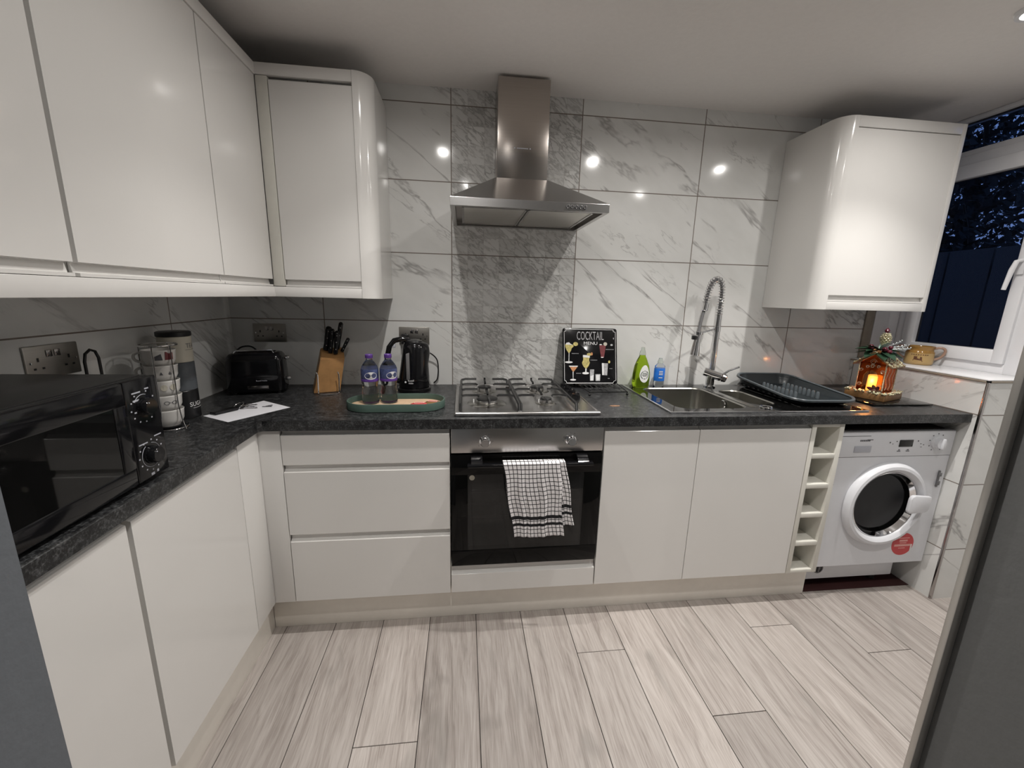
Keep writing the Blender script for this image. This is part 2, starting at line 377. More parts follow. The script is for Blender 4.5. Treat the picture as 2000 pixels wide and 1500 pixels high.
def thing(name, label, cat, loc=(0, 0, 0), rz=0, group=None):
    o = bpy.data.objects.new(name, None); o.empty_display_size = .05; COL.objects.link(o)
    o.location = loc; o.rotation_euler = (0, 0, rz); o['label'] = label; o['category'] = cat
    o.matrix_basis = Matrix.Translation(Vector(loc)) @ Matrix.Rotation(rz, 4, 'Z')
    if group: o['group'] = group
    return o
def tag(o, label, cat, group=None):
    o['label'] = label; o['category'] = cat
    if group: o['group'] = group
    return o
def dup(root, loc, rz, label, group=None):
    r = root.copy(); COL.objects.link(r); r.matrix_basis = Matrix.Translation(Vector(loc)) @ Matrix.Rotation(rz, 4, 'Z'); r['label'] = label
    if group: r['group'] = group
    for ch in list(root.children):
        c = ch.copy(); COL.objects.link(c); c.parent = r
        for g in list(ch.children):
            d = g.copy(); COL.objects.link(d); d.parent = c
    return r
def stadium(L, W, r, n=10):
    """rounded rectangle outline centred on 0: length L (x), width W (y), corner radius r"""
    pts = []
    for cx, cy, a0 in ((L / 2 - r, W / 2 - r, 0), (-L / 2 + r, W / 2 - r, 90), (-L / 2 + r, -W / 2 + r, 180), (L / 2 - r, -W / 2 + r, 270)):
        for k in range(n + 1):
            a = R(a0 + 90 * k / n); pts.append((cx + r * math.cos(a), cy + r * math.sin(a)))
    return pts
def loft(mb, loops, cap0=True, cap1=True, mi=0, mat=None):
    bm = bmesh.new(); rg = [[bm.verts.new(p) for p in L] for L in loops]; n = len(rg[0])
    for a, b in zip(rg, rg[1:]):
        for k in range(n): bm.faces.new((a[k], a[(k + 1) % n], b[(k + 1) % n], b[k]))
    if cap0: bm.faces.new(rg[0][::-1])
    if cap1: bm.faces.new(rg[-1])
    bmesh.ops.recalc_face_normals(bm, faces=bm.faces[:])
    return mb._take(bm, mi, mat)

def text(name, body, origin, xdir, up, height, mat, parent, width=None, ext=.0004, wrap=None, label=None, local=False):
    """lettering as a mesh: origin is the centre; wrap=(cx,cy,r,az) bends it round an upright cylinder"""
    cu = bpy.data.curves.new(name, 'FONT'); cu.body = body; cu.size = 1; cu.extrude = 0; cu.resolution_u = 3
    tmp = bpy.data.objects.new('tmp', cu); me0 = bpy.data.meshes.new_from_object(tmp); bpy.data.objects.remove(tmp)
    xs = [v.co.x for v in me0.vertices]; ys = [v.co.y for v in me0.vertices]
    cx, cy = (min(xs) + max(xs)) / 2, (min(ys) + max(ys)) / 2; hh = max(ys) - min(ys); ww = max(xs) - min(xs)
    sy = height / hh; sx = sy if width is None else width / ww
    X = Vector(xdir).normalized(); U = Vector(up).normalized(); N = X.cross(U); O = Vector(origin); mb = MB(); vs = []
    for v in me0.vertices:
        a, b = (v.co.x - cx) * sx, (v.co.y - cy) * sy
        if wrap:
            wx, wy, r, az = wrap; th = az + a / r
            vs.append(Vector((wx + (r + ext) * math.cos(th), wy + (r + ext) * math.sin(th), O.z + b)))
        else: vs.append(O + X * a + U * b + N * ext)
    mb.v = vs; mb.f = [list(p.vertices) for p in me0.polygons]; mb.mi = [0] * len(mb.f)
    bpy.data.meshes.remove(me0)
    return mb.build(name, mat, parent, local=local, label=label)

def bars(mb, origin, xdir, up, spec, ext=.0006):
    """a row of tiny printed blocks: spec = (x, y, w, h) in metres"""
    X = Vector(xdir).normalized(); U = Vector(up).normalized(); N = X.cross(U); O = Vector(origin)
    for x, y, w_, h_ in spec:
        mb.quad([O + X * a + U * b + N * ext for a, b in ((x, y), (x + w_, y), (x + w_, y + h_), (x, y + h_))])
    return mb
def struct(o): o['kind'] = 'structure'; return o

# ================================================================== THE ROOM
XL, XR, XW, YF = -1.035, 2.247, 2.49, -1.80
# floor: planks over a dark underlay, one object
def make_floor():
    mb = MB(); mb.box(XL - .1, XW + .12, -3.3, .1, -.04, -.0035, mi=1)
    W, L = .1935, 1.285; joints = {0: -.10, 1: -.22, 2: -.78, 3: -.15, 4: -1.062, 5: -.25, 6: -.72, 7: -.12, 8: -.883, 9: -.2, -2: -1.05, -1: -.18, -3: -.26, -4: -.15, -5: -.2, -6: -.3}
    cols = []; rnd = random.Random(3)
    for k in range(-6, 13):
        x0 = .104 + W * k; j = joints.get(k, -.5)
        if x0 > XW or x0 + W < XL: continue
        e = [j + L * q for q in range(-4, 4)]
        for a, b in zip(e, e[1:]):
            a2, b2 = max(a, -3.3), min(b, .0)
            if b2 - a2 < .01: continue
            g = .0012; n0 = len(mb.f); mb.box(max(x0 + g, XL), min(x0 + W - g, XW + .1), a2 + g, b2 - g, -.006, 0, bev=.0007, seg=1)
            cols.append((n0, len(mb.f), (rnd.random(), rnd.random(), rnd.random(), 1)))
    o = mb.build('floor', ['floor', 'gap']); me = o.data
    at = me.color_attributes.new('plank', 'FLOAT_COLOR', 'CORNER'); data = [0.0] * (len(me.loops) * 4)
    for a, b, c in cols:
        for f in range(a, b):
            for li in me.polygons[f].loop_indices: data[li * 4:li * 4 + 4] = c
    at.data.foreach_set('color', data); struct(o)
make_floor()
struct(MB().box(XL - .1, XW + .12, -3.3, .12, CEIL, CEIL + .1).build('ceiling', 'ceil'))
struct(MB().box(XL - .1, XW + .12, 0, .12, 0, CEIL).build('wall_back', 'tile_back'))
struct(MB().box(XL - .12, XL, YF - .1, 0, 0, CEIL).build('wall_left', 'tile_left'))
wr = MB().box(XW, XW + .12, -.5768, 0, 0, 1.0535); wr.box(XW, XW + .12, YF - .1, -.577, 0, CEIL)
struct(wr.build('wall_right', 'white_wall'))
wf = MB().box(XL, -.2415, YF - .1, YF, 0, CEIL); struct(wf.build('wall_front', 'grey_wall'))
wf = MB().box(.513, XW, YF - .1, YF, 0, CEIL); struct(wf.build('wall_front_right', 'grey_wall_r'))
struct(MB().box(-.2415, .513, YF - .1, YF, 2.05, CEIL).build('wall_front_lintel', 'grey_wall'))
struct(MB().box(XL - .1, -.9, -3.3, YF - .1, 0, CEIL).build('wall_hall_left', 'hall'))
struct(MB().box(1.3, 1.4, -3.3, YF - .1, 0, CEIL).build('wall_hall_right', 'hall'))
struct(MB().box(XL, 1.4, -3.4, -3.3, 0, CEIL).build('wall_hall_end', 'hall'))
# polished strip on the edge of the right hand door jamb
struct(MB().box(.5035, .5128, YF - .003, YF + .003, 0, 2.05, bev=.0008).build('trim_jamb', 'jtrim'))
# low tiled ledge under the window, with its trims
lg = MB().box(XR, XW - .001, -.635, -.001, 0, 1.045); o = lg.build('wall_right_low', ['tile_low', 'tile_lowf'])
for p in o.data.polygons:
    if p.normal.y < -.9: p.material_index = 1
struct(o)
struct(MB().box(XR - .003, XR + .008, -.638, -.627, 0, 1.046, bev=.002).build('trim_corner', 'dchrome'))
t_ = MB().box(XR - .004, XR + .002, -.626, -.001, 1.0455, 1.0535, bev=.001); t_.box(XR + .009, XW - .002, -.639, -.6355, 1.0455, 1.0535, bev=.001); struct(t_.build('trim_sill_edge', 'btrim'))
struct(MB().box(XR - .004, XW - .006, -.638, -.013, 1.054, 1.0595, bev=.0015).build('window_sill', 'upvc'))
# end of the tiling beside the window, white reveal
struct(MB().box(2.283, 2.335, -.010, -.0005, 1.06, CEIL - .001, bev=.002).build('trim_tile_end', 'btrim'))
struct(MB().box(2.3355, XW - .006, -.012, -.0005, 1.06, CEIL - .001).build('trim_reveal', 'upvc'))

# window: outer frame, opening sash, fanlight, panes, gaskets, handle
def frame_bars(mb, y0, y1, z0, z1, wl_, wr_, wb, wt, x0, x1, bev=.004):
    mb.box(x0, x1, y0, y0 + wr_, z0, z1, bev=bev); mb.box(x0, x1, y1 - wl_, y1, z0, z1, bev=bev)
    mb.box(x0, x1, y0 + wr_ - .004, y1 - wl_ + .004, z0, z0 + wb, bev=bev); mb.box(x0, x1, y0 + wr_ - .004, y1 - wl_ + .004, z1 - wt, z1, bev=bev)
win = bpy.data.objects.new('window_1', None); COL.objects.link(win); win.matrix_basis = Matrix.Translation((XW, -.29, 1.06)); win['kind'] = 'structure'
mb = MB(); frame_bars(mb, -.5765, -.0006, 1.0542, CEIL - .0004, .0545, .0665, .0515, .0206, XW - .004, XW + .026); mb.box(XW - .004, XW + .026, -.515, -.05, 2.03, 2.075, bev=.004); mb.build('window_frame', 'upvc', win)
sash = MB(); frame_bars(sash, -.512, -.053, 1.1045, 2.031, .059, .047, .062, .066, XW - .016, XW + .024, .006); sash.build('opening_sash', 'upvc', win)
fl = MB(); frame_bars(fl, -.512, -.053, 2.074, CEIL - .019, .059, .047, .026, .004, XW + .001, XW + .024, .003); fl.build('fanlight_sash', 'upvc', win)
MB().box(XW + .018, XW + .022, -.468, -.109, 1.164, 1.968).build('window_pane', 'pane', win)
MB().box(XW + .018, XW + .022, -.468, -.109, 2.098, CEIL - .021).build('window_pane', 'pane', win)
g = MB(); frame_bars(g, -.467, -.110, 1.1645, 1.967, .004, .004, .004, .004, XW + .008, XW + .0175, 0); g.build('window_gasket', 'gasket', win)
g = MB(); frame_bars(g, -.467, -.110, 2.0985, CEIL - .0215, .004, .004, .004, .008, XW + .010, XW + .0175, 0); g.build('window_gasket', 'gasket', win)
h = MB().box(XW - .024, XW - .0155, -.502, -.474, 1.50, 1.62, bev=.004); h.tube([(XW - .026, -.488, 1.56), (XW - .048, -.487, 1.555), (XW - .055, -.483, 1.52), (XW - .055, -.472, 1.435)], [.009, .009, .010, .008], 12); h.build('window_handle', 'upvc', win)

# ================================================================== OUTSIDE
def tree(x, y, zc, rad, n, label, seed):
    t = thing('tree', label, 'tree', (x, y, 0), 0, 'trees outside the window'); rnd = random.Random(seed)
    tr = MB().tube([(0, 0, 0), (.05, .04, zc * .5), (-.04, .1, zc)], [.14, .11, .05], 8)
    lf = MB()
    for _ in range(26):
        a = rnd.uniform(0, 2 * PI); z0 = rnd.uniform(zc * .35, zc); e = Vector((math.cos(a) * rad * .9, math.sin(a) * rad * .9, z0 + rnd.uniform(.2, 1.4)))
        tr.tube([(0, 0, z0), (e.x * .5, e.y * .5, z0 + .3), tuple(e)], [.035, .02, .008], 5)
    tr.build('trunk', 'bark', t, local=True)
    for _ in range(n):
        while True:
            p = Vector((rnd.uniform(-1, 1), rnd.uniform(-1, 1), rnd.uniform(-1, 1)))
            if .1 < p.length < 1: break
        c = Vector((p.x * rad, p.y * rad, zc + p.z * rad * 1.1)); s_ = rnd.uniform(.03, .085)
        q = Matrix.Rotation(rnd.uniform(0, 6), 3, 'X') @ Matrix.Rotation(rnd.uniform(0, 6), 3, 'Z')
        lf.quad([c + q @ Vector(v) * s_ for v in ((-1, 0, 0), (0, -.5, .1), (1, 0, 0), (0, .5, .1))])
    lf.build('leaves', 'foliage', t, local=True, kind='stuff')
tree(6.1, 2.45, 3.15, 1.8, 9500, 'tall dark tree seen through the nearer part of the window', 1)
tree(8.9, 5.6, 3.6, 2.2, 8000, 'further dark tree seen past the wall cabinet edge', 2)
fn = MB()
for k in range(60): fn.box(4.0, 4.03, -2.6 + k * .3, -2.6 + k * .3 + .288, 0, 1.80, bev=.004)
for z in (.4, 1.0, 1.6): fn.box(4.031, 4.07, -2.6, 15.4, z, z + .08)
tag(fn.build('garden_fence', 'fence'), 'dark boarded garden fence outside the kitchen window', 'fence')
struct(MB().box(XW + .15, 14, -6, 12, -.3, -.05).build('ground', 'fence'))

# ================================================================== LAMPS IN THE CEILING
dl = thing('downlight', 'round white recessed downlight above the hob', 'ceiling light', (LAMPS[0][0], LAMPS[0][1], CEIL - .012), 0, 'recessed downlights')
MB().lathe([(.031, .003), (.033, 0), (.044, 0), (.047, .006), (.047, .0115), (.031, .0115)], 36, close=True).build('bezel', 'upvc', dl, local=True)
MB().lathe([(0, .0025), (.0295, .004), (.0295, .011), (0, .011)], 28).build('lens', 'lamp', dl, local=True)
dn = ['', 'recessed downlight between the cooker hood and the sink', 'recessed downlight nearest the window', 'recessed downlight near the doorway', 'recessed downlight near the right front wall', 'recessed downlight out in the hall']
dl['label'] = 'recessed downlight nearest the left wall cabinets'
for (lx, ly, lp), nm in list(zip(LAMPS, dn))[1:]: dup(dl, (lx, ly, CEIL - .012), 0, nm)

# ================================================================== BASE UNITS (back wall run)
FD = -.600      # door faces
def plain(name, lab, cat, x0, x1, y0, y1, z0, z1, mat='carcass', bev=.001):
    return tag(MB().box(x0, x1, y0, y1, z0, z1, bev=bev).build(name, mat), lab, cat)
JT = lambda z: [(.0, z - .004), (-.004, z), (-.017, z), (-.0205, z - .006)]
def front(name, x0, x1, z0, z1, parent, up=.0195):
    """slab front with a finger lip along the top edge; profile in (y, z)"""
    pts = [(FD, z0 + .0015), (FD + .0015, z0), (FD + .0205, z0), (FD + .0205, z1 + up), (FD + .0165, z1 + up), (FD + .0150, z1 + up * .45), (FD + .0105, z1 + .0035), (FD + .0035, z1 + .0005), (FD + .001, z1 - .0002), (FD, z1 - .0015)]
    return MB().prism(pts, x0, x1, 'x').build(name, 'gloss', parent)
du = thing('drawer_unit', 'white gloss base unit of three handleless drawers left of the oven', 'drawers', (-.30, -.30, .155))
MB().box(-.6025, -.0005, FD + .022, -.03, .155, .8635, bev=.001).build('carcass', 'plinth', du)
for z0, z1, up in ((.157, .418, .0265), (.447, .702, .0245), (.729, .843, .0195)): front('drawer', -.601, -.002, z0, z1, du, up)
plain('corner_post', 'tall plain white post in the inner corner beside the drawers', 'filler panel', -.6995, -.604, FD, FD + .02, .157, .8635, 'gloss', .0015)
oh = thing('oven_housing', 'white gloss filler panel and shelf below the built-in oven', 'oven housing', (.30, -.30, .155))
MB().box(.0005, .6005, FD + .022, -.03, .155, .268, bev=.001).build('carcass', 'plinth', oh)
front('filler_panel', .003, .5995, .157, .241, oh, .036)
def base_cab(x0, x1, dx0, dx1, lab):
    t = thing('base_cabinet', lab, 'cabinet', ((x0 + x1) / 2, -.3, .155))
    MB().box(x0, x1, FD + .022, -.03, .155, .72, bev=.001).build('carcass', 'plinth', t)
    MB().box(x0, x1, FD + .0215, FD + .04, .7205, .8635, bev=.001).build('top_rail', 'plinth', t)
    front('door', dx0, dx1, .157, .843, t); return t
base_cab(.6035, 1.0015, .6045, 1.0005, 'narrower white gloss base cabinet just right of the oven')
base_cab(1.0025, 1.4995, 1.0035, 1.4965, 'wider white gloss base cabinet under the sink')
# wine rack: a cream open frame of five pigeonholes
wrk = thing('wine_rack', 'narrow cream open wine rack of five pigeonholes beside washing machine', 'wine rack', (1.575, -.3, .155))
mb = MB(); mb.box(1.5005, 1.5215, FD, -.05, .155, .8635, bev=.001); mb.box(1.6295, 1.6505, FD, -.05, .155, .8635, bev=.001); mb.box(1.521, 1.63, -.062, -.05, .155, .8635); mb.build('case', 'cream', wrk)
for k in range(6):
    z0 = .1555 + k * (.8485 - .1555) / 5 - (0 if k == 0 else .002 if k < 5 else 0); MB().box(1.5218, 1.6292, FD + .001, -.0625, z0, z0 + (.015 if k in (0, 5) else .020), bev=.0008).build('shelf', 'cream', wrk)
tag(MB().box(-.7145, 1.6597, -.5472, -.531, .0003, .1545, bev=.001).build('plinth', 'plinth'), 'long white kick plinth under the drawers, oven and sink cabinets', 'plinth')
tag(MB().box(-.7308, -.7148, -1.795, -.5475, .0003, .1525, bev=.001).build('plinth', 'plinth'), 'white kick plinth under the left-hand base cabinets', 'plinth')

# left run: doors face +x
LX = -.678
def lfront(name, y0, y1, z0, z1, parent):
    pts = [(LX, z0 + .0015), (LX - .0015, z0), (LX - .0205, z0), (LX - .0205, z1 + .0175), (LX - .0165, z1 + .0175), (LX - .0150, z1 + .009), (LX - .0105, z1 + .0035), (LX - .0035, z1 + .0005), (LX - .001, z1 - .0002), (LX, z1 - .0015)]
    return MB().prism(pts, y0, y1, 'y').build(name, 'gloss', parent)
def left_cab(y0, y1, lab):
    t = thing('base_cabinet', lab, 'cabinet', (-.85, (y0 + y1) / 2, .155))
    MB().box(XL + .003, LX - .022, y0, y1, .155, .8635, bev=.001).build('carcass', 'plinth', t)
    lfront('door', y0 + .002, y1 - .002, .157, .845, t)
left_cab(-1.172, -.735, 'white gloss base cabinet in the left run, next to the corner post')
left_cab(-1.795, -1.182, 'white gloss base cabinet in the left run, below the microwave')
plain('corner_post', 'narrow white gloss panel at the corner end of the left run', 'filler panel', LX - .022, LX, -.7335, -.6015, .157, .8635, 'gloss', .0015)

# ------------------------------------------------------------------ worktop (one L-shaped piece, cut out for the sink)
mb = MB(); z0, z1 = .8645, .9023; yb = -.001
SX0, SX1, SY0, SY1 = .925, 1.49, -.535, -.085
E_ = .0
outer = [(XL + .0015, yb), (XL + .0015, -1.795), (-.6645, -1.795), (-.6645, -.622), (-.6535, -.611), (XR - .002, -.611), (XR - .002, yb)]
bm = bmesh.new()
def ring(z, pts): return [bm.verts.new((p[0], p[1], z)) for p in pts]
def cap(z):
    a = ring(z, [(XL + .0015, yb), (XL + .0015, -1.795), (-.6645, -1.795), (-.6645, -.622), (-.6535, -.611), (SX0, -.611), (SX0, yb)]); bm.faces.new(a)
    for p in ([(SX0, -.611), (SX1, -.611), (SX1, SY0), (SX0, SY0)], [(SX0, SY1), (SX1, SY1), (SX1, yb), (SX0, yb)], [(SX1, -.611), (XR - .002, -.611), (XR - .002, yb), (SX1, yb)]): bm.faces.new(ring(z, p))
cap(z1); cap(z0)
def side(pts):
    n_ = len(pts)
    for i in range(n_):
        a, b = pts[i], pts[(i + 1) % n_]; bm.faces.new([bm.verts.new(q) for q in ((a[0], a[1], z0), (b[0], b[1], z0), (b[0], b[1], z1), (a[0], a[1], z1))])
side(outer); side([(SX0, SY0), (SX1, SY0), (SX1, SY1), (SX0, SY1)])
bmesh.ops.remove_doubles(bm, verts=bm.verts[:], dist=1e-5); bmesh.ops.recalc_face_normals(bm, faces=bm.faces[:])
ed = [e for e in bm.edges if all(v.co.z > z1 - 1e-4 for v in e.verts) and len(e.link_faces) == 2 and abs(e.link_faces[0].normal.z - e.link_faces[1].normal.z) > .5 and (all(abs(v.co.y + .611) < 1e-4 for v in e.verts) or all(abs(v.co.x + .6645) < 1e-4 for v in e.verts))]
bmesh.ops.bevel(bm, geom=ed, offset=.004, segments=3, affect='EDGES')
mb._take(bm); tag(mb.build('worktop', 'stone'), 'long L-shaped black speckled worktop over the white base cabinets', 'worktop')

# ================================================================== OVEN
ov = thing('oven', 'built-in black glass oven with steel control panel below the hob', 'oven', (.30, -.3, .282))
MB().box(.006, .596, -.575, -.04, .2795, .862, bev=.002).build('casing', 'blackm', ov)
MB().box(.004, .598, FD - .002, -.5755, .7645, .8615, bev=.0025).build('control_panel', 'steelh', ov)
dm = MB()
dm.box(.004, .598, FD - .004, -.576, .6755, .757, bev=.002); dm.box(.004, .598, FD - .004, -.576, .2815, .3525, bev=.002)
dm.box(.004, .068, FD - .004, -.576, .352, .676, bev=.001); dm.box(.529, .598, FD - .004, -.576, .352, .676, bev=.001)
door = dm.build('door', 'ovenblack', ov)
MB().box(.0675, .5295, FD - .0035, FD + .0005, .352, .676).build('window', 'ovenglass', door)
inn = MB().box(.069, .528, -.5765, -.5755, .3525, .6755); inn.build('inner_panel', 'mark', ov)
rk = MB()
for z in (.60, .545, .49):
    rk.tube([(.085, -.578, z), (.515, -.578, z)], .0013, 6)
    rk.tube([(.085, -.5785, z - .012), (.515, -.5785, z - .012)], .001, 6)
rk.build('wire_racks', 'chrome', ov)
hm = MB().box(.066, .547, -.660, -.634, .726, .738, bev=.003); hm.prism([(-.659, .7275), (-.604, .7255), (-.604, .7545), (-.62, .7545), (-.645, .740)], .080, .122, 'x'); hm.prism([(-.659, .7275), (-.604, .7255), (-.604, .7545), (-.62, .7545), (-.645, .740)], .49, .532, 'x')
hm.build('handle', 'black', door)
for x in (.132, .466):
    k = MB().lathe([(0, 0), (.021, 0), (.021, .004), (.0175, .006), (.016, .026), (.0145, .028), (0, .028)], 32, (x, FD - .0022, .812), 'y'); k.box(x - .0012, x + .0012, FD - .0312, FD - .030, .812, .826); k.build('knob', 'chrome', ov)
    b = MB()
    for q in range(9):
        a = R(-130 + q * 32); b.box(x + .029 * math.sin(a) - .0007, x + .029 * math.sin(a) + .0007, FD - .0026, FD - .0021, .812 + .029 * math.cos(a) - .0018, .812 + .029 * math.cos(a) + .0018)
    b.build('dial_marks', 'mark', ov)
MB().lathe([(0, 0), (.0105, 0), (.0105, .0006), (0, .0006)], 24, (.084, FD - .0041, .664), 'y').build('round_sticker', 'creamc', door, label='cream round sticker on the door glass')

# tea towel over the handle
def towel():
    nu, nv = 44, 60; mb = MB(); uvs = []
    def layer(Wd, Lf, Lb, x0, lean, ph, yf, yb_, seed, fa):
        rnd = random.Random(seed); o = len(mb.v); tot = Lf + Lb + .03; zt = .7425
        for j in range(nv + 1):
            s_ = j / nv * tot
            for i in range(nu + 1):
                u = i / nu
                if s_ < Lf: z = zt - (Lf - s_); y = yf; k = (Lf - s_)
                elif s_ < Lf + .03: a = (s_ - Lf) / .03 * PI; z = zt + math.sin(a) * .003; y = yf + (yb_ - yf) * (1 - math.cos(a)) / 2; k = 0
                else: k = s_ - Lf - .03; z = zt - k; y = yb_
                amp = min(1, k / .10); fold = fa * amp * math.sin(u * 15 + ph + k * 5) + fa * .5 * amp * math.sin(u * 33 + ph * 2 + k * 9)
                sgn = 1 if s_ < Lf else -.25
                x = x0 + u * Wd * (1 - .10 * k / .3) + lean * k + .003 * math.sin(k * 30 + u * 5)
                z += .0025 * math.sin(u * 9 + ph) * amp
                mb.v.append(Vector((x, y - abs(fold) * sgn, z))); uvs.append((u * Wd * 1.06, s_ + seed * .0))
        for j in range(nv):
            for i in range(nu):
                a = o + j * (nu + 1) + i; mb.f.append([a, a + 1, a + nu + 2, a + nu + 1]); mb.mi.append(0)
    layer(.218, .302, .16, .196, .155, .4, -.6690, -.6285, 0, .0045)
    layer(.085, .262, .10, .352, .20, 2.0, -.6635, -.6300, 1, .0018)
    o = mb.build('tea_towel', 'towel'); me = o.data; ul = me.uv_layers.new(name='UVMap')
    for li, lp in enumerate(me.loops): ul.data[li].uv = uvs[lp.vertex_index]
    md = o.modifiers.new('thick', 'SOLIDIFY'); md.thickness = .0018; md.offset = 0
    tag(o, 'white and black checked tea towel hanging over the oven handle', 'tea towel')
towel()

# ================================================================== COOKER HOOD
hd = thing('cooker_hood', 'stainless steel chimney cooker hood above the gas hob', 'cooker hood', (.305, -.1, 1.672))
MB().box(.194, .4145, -.167, -.001, 1.845, CEIL - .012, bev=.0015).build('chimney', 'steelv', hd)
x0, x1, yf = .002, .602, -.472
cn = MB(); loops = []
for t in range(7):
    k = t / 6; e = k; zz = 1.7025 + (1.852 - 1.7025) * k
    a, b, c = x0 + (.188 - x0) * e, x1 + (.4205 - x1) * e, yf + (-.173 - yf) * e
    loops.append([(a, -.001, zz), (a, c, zz), (b, c, zz), (b, -.001, zz)])
loft(cn, loops)
for q in ((x0, x1, yf, yf + .018), (x0, x1, -.020, -.001)): cn.box(q[0], q[1], q[2], q[3], 1.672, 1.7024, bev=.001)
cn.box(x0, x0 + .018, yf + .0175, -.0195, 1.672, 1.7024); cn.box(x1 - .018, x1, yf + .0175, -.0195, 1.672, 1.7024); cn.build('canopy', 'steelh', hd, smooth=12)
un = MB().box(x0 + .0185, x1 - .0185, yf + .0185, -.0205, 1.690, 1.700); un.build('underside', 'steelv', hd)
for a, b in ((.045, .296), (.300, .560)):
    fl = MB().box(a, b, yf + .055, -.045, 1.681, 1.6895, bev=.002); ff = fl.build('grease_filter', 'filter', hd)
    fr = MB()
    for q in ((a, a + .008, yf + .055, -.045), (b - .008, b, yf + .055, -.045), (a, b, yf + .055, yf + .063), (a, b, -.053, -.045)): fr.box(*q, 1.6785, 1.6808)
    fr.build('filter_frame', 'steelh', ff)
for k in range(5):
    x = .440 + k * .0165; MB().lathe([(0, 0), (.0078, 0), (.0078, .0012), (0, .0012)], 20, (x, yf - .0001, 1.687), 'y').build('button_surround', 'mark', hd); MB().lathe([(0, 0), (.0062, 0), (.0062, .004), (.005, .0055), (0, .0055)], 20, (x, yf - .0014, 1.687), 'y').build('button', 'chrome', hd)
lgo = MB(); bars(lgo, (.302, -.1672, 1.974), (1, 0, 0), (0, 0, 1), [(-.036, -.0025, .005, .005), (.031, -.0025, .005, .005)] + [(-.024 + i * .0062, -.002, .0045, .004) for i in range(8)]); lgo.build('maker_mark', 'wmgrey', hd)

# ================================================================== WALL CABINETS
WX, WY, WB, WTOP = -.700, -.305, 1.329, 2.151
def wdoor_profile(d, z0, z1, s):
    """door with a finger recess at the foot: (depth, z) outline, s=+1 when the face looks towards +"""
    return [(d, z0 + .0275), (d, z1 - .002), (d - s * .002, z1), (d - s * .020, z1), (d - s * .020, z0), (d, z0), (d, z0 + .0065), (d - s * .013, z0 + .0075), (d - s * .0165, z0 + .026)]
def lwall(y0, y1, lab):
    t = thing('wall_cabinet', lab, 'wall cabinet', (-.87, (y0 + y1) / 2, 1.369))
    MB().box(XL + .002, WX - .022, y0 + .0003, y1 - .0003, 1.3705, 2.112, bev=.001).build('carcass', 'carcass', t)
    MB().prism(wdoor_profile(WX, 1.3695, 2.113, 1), y0 + .0015, y1 - .0015, 'y').build('door', 'gloss', t)
lwall(-1.795, -1.160, 'white gloss wall cabinet nearest the camera on the left wall')
lwall(-1.152, -.6465, 'wide white gloss wall cabinet in the middle of the left wall run')
lwall(-.6455, -.3065, 'slim white gloss wall cabinet against the corner on the left wall')
cu = thing('wall_cabinet', 'white gloss wall cabinet with rounded end on the back wall left of hood', 'wall cabinet', (-.5, -.15, 1.369))
MB().box(-.71, -.3605, WY + .022, -.002, 1.3705, 2.112, bev=.001).build('carcass', 'carcass', cu)
MB().prism(wdoor_profile(WY, 1.3695, 2.102, -1), -.6545, -.3615, 'x').build('door', 'gloss', cu)
MB().box(-.6985, -.6575, WY - .001, WY + .021, 1.3705, 2.112, bev=.001).build('corner_strip', 'cream', cu)
def post_outline(xa, xb, y, r, sgn):
    # quarter-round: flat face at y from xa, curving round to side at xb
    c = (xb - sgn * r, y + r); pts = [(xa, y)] if abs(xa - c[0]) > 1e-4 else []
    for k in range(13):
        a = R(90 * k / 12); pts.append((c[0] + sgn * r * math.sin(a), c[1] - r * math.cos(a)))
    pts += [(xb, -.002), (xa, -.002)]
    return pts
MB().prism(post_outline(-.360, -.291, WY - .004, .068, 1), 1.329, 2.153, 'z').build('rounded_end', 'gloss', cu, smooth=25)
# cornice and pelmet rails run round both walls in one strip each
def lrail(z0, z1, name, lab, cat, off=.003):
    y1 = WY - off; xx = WX + off
    mb = MB().prism([(xx, -1.795), (xx - .022, -1.795), (xx - .022, y1 + .022), (-.361, y1 + .022), (-.361, y1), (xx, y1)], z0, z1, 'z', bev=.001); return tag(mb.build(name, 'gloss'), lab, cat)
lrail(2.1145, 2.153, 'cornice', 'white gloss cornice strip along the top of the left wall cabinets', 'cornice')
lrail(1.329, 1.3680, 'pelmet', 'white gloss pelmet strip under the left wall cabinets', 'pelmet')
RX0, RX1, RY = 1.650, 2.2455, -.325
ru = thing('wall_cabinet', 'single white gloss wall cabinet with rounded left end beside the window', 'wall cabinet', (1.95, -.15, 1.329))
MB().box(1.7205, 2.2245, RY + .022, -.002, 1.331, 2.137, bev=.001).build('carcass', 'carcass', ru)
MB().prism(wdoor_profile(RY, 1.3675, 2.094, -1), 1.7215, 2.2235, 'x').build('door', 'gloss', ru)
MB().prism([(a, b) for a, b in post_outline(1.7205, RX0, RY - .003, .068, -1)], 1.329, 2.139, 'z').build('rounded_end', 'gloss', ru, smooth=25)
MB().box(2.2250, RX1, RY - .003, -.014, 1.329, 2.139, bev=.001).build('end_panel', 'gloss', ru)
MB().box(1.7210, 2.2246, RY - .003, RY + .019, 2.0965, 2.139, bev=.001).build('cornice', 'gloss', ru)
MB().box(1.7210, 2.2246, RY - .003, RY + .019, 1.329, 1.3662, bev=.001).build('pelmet', 'gloss', ru)

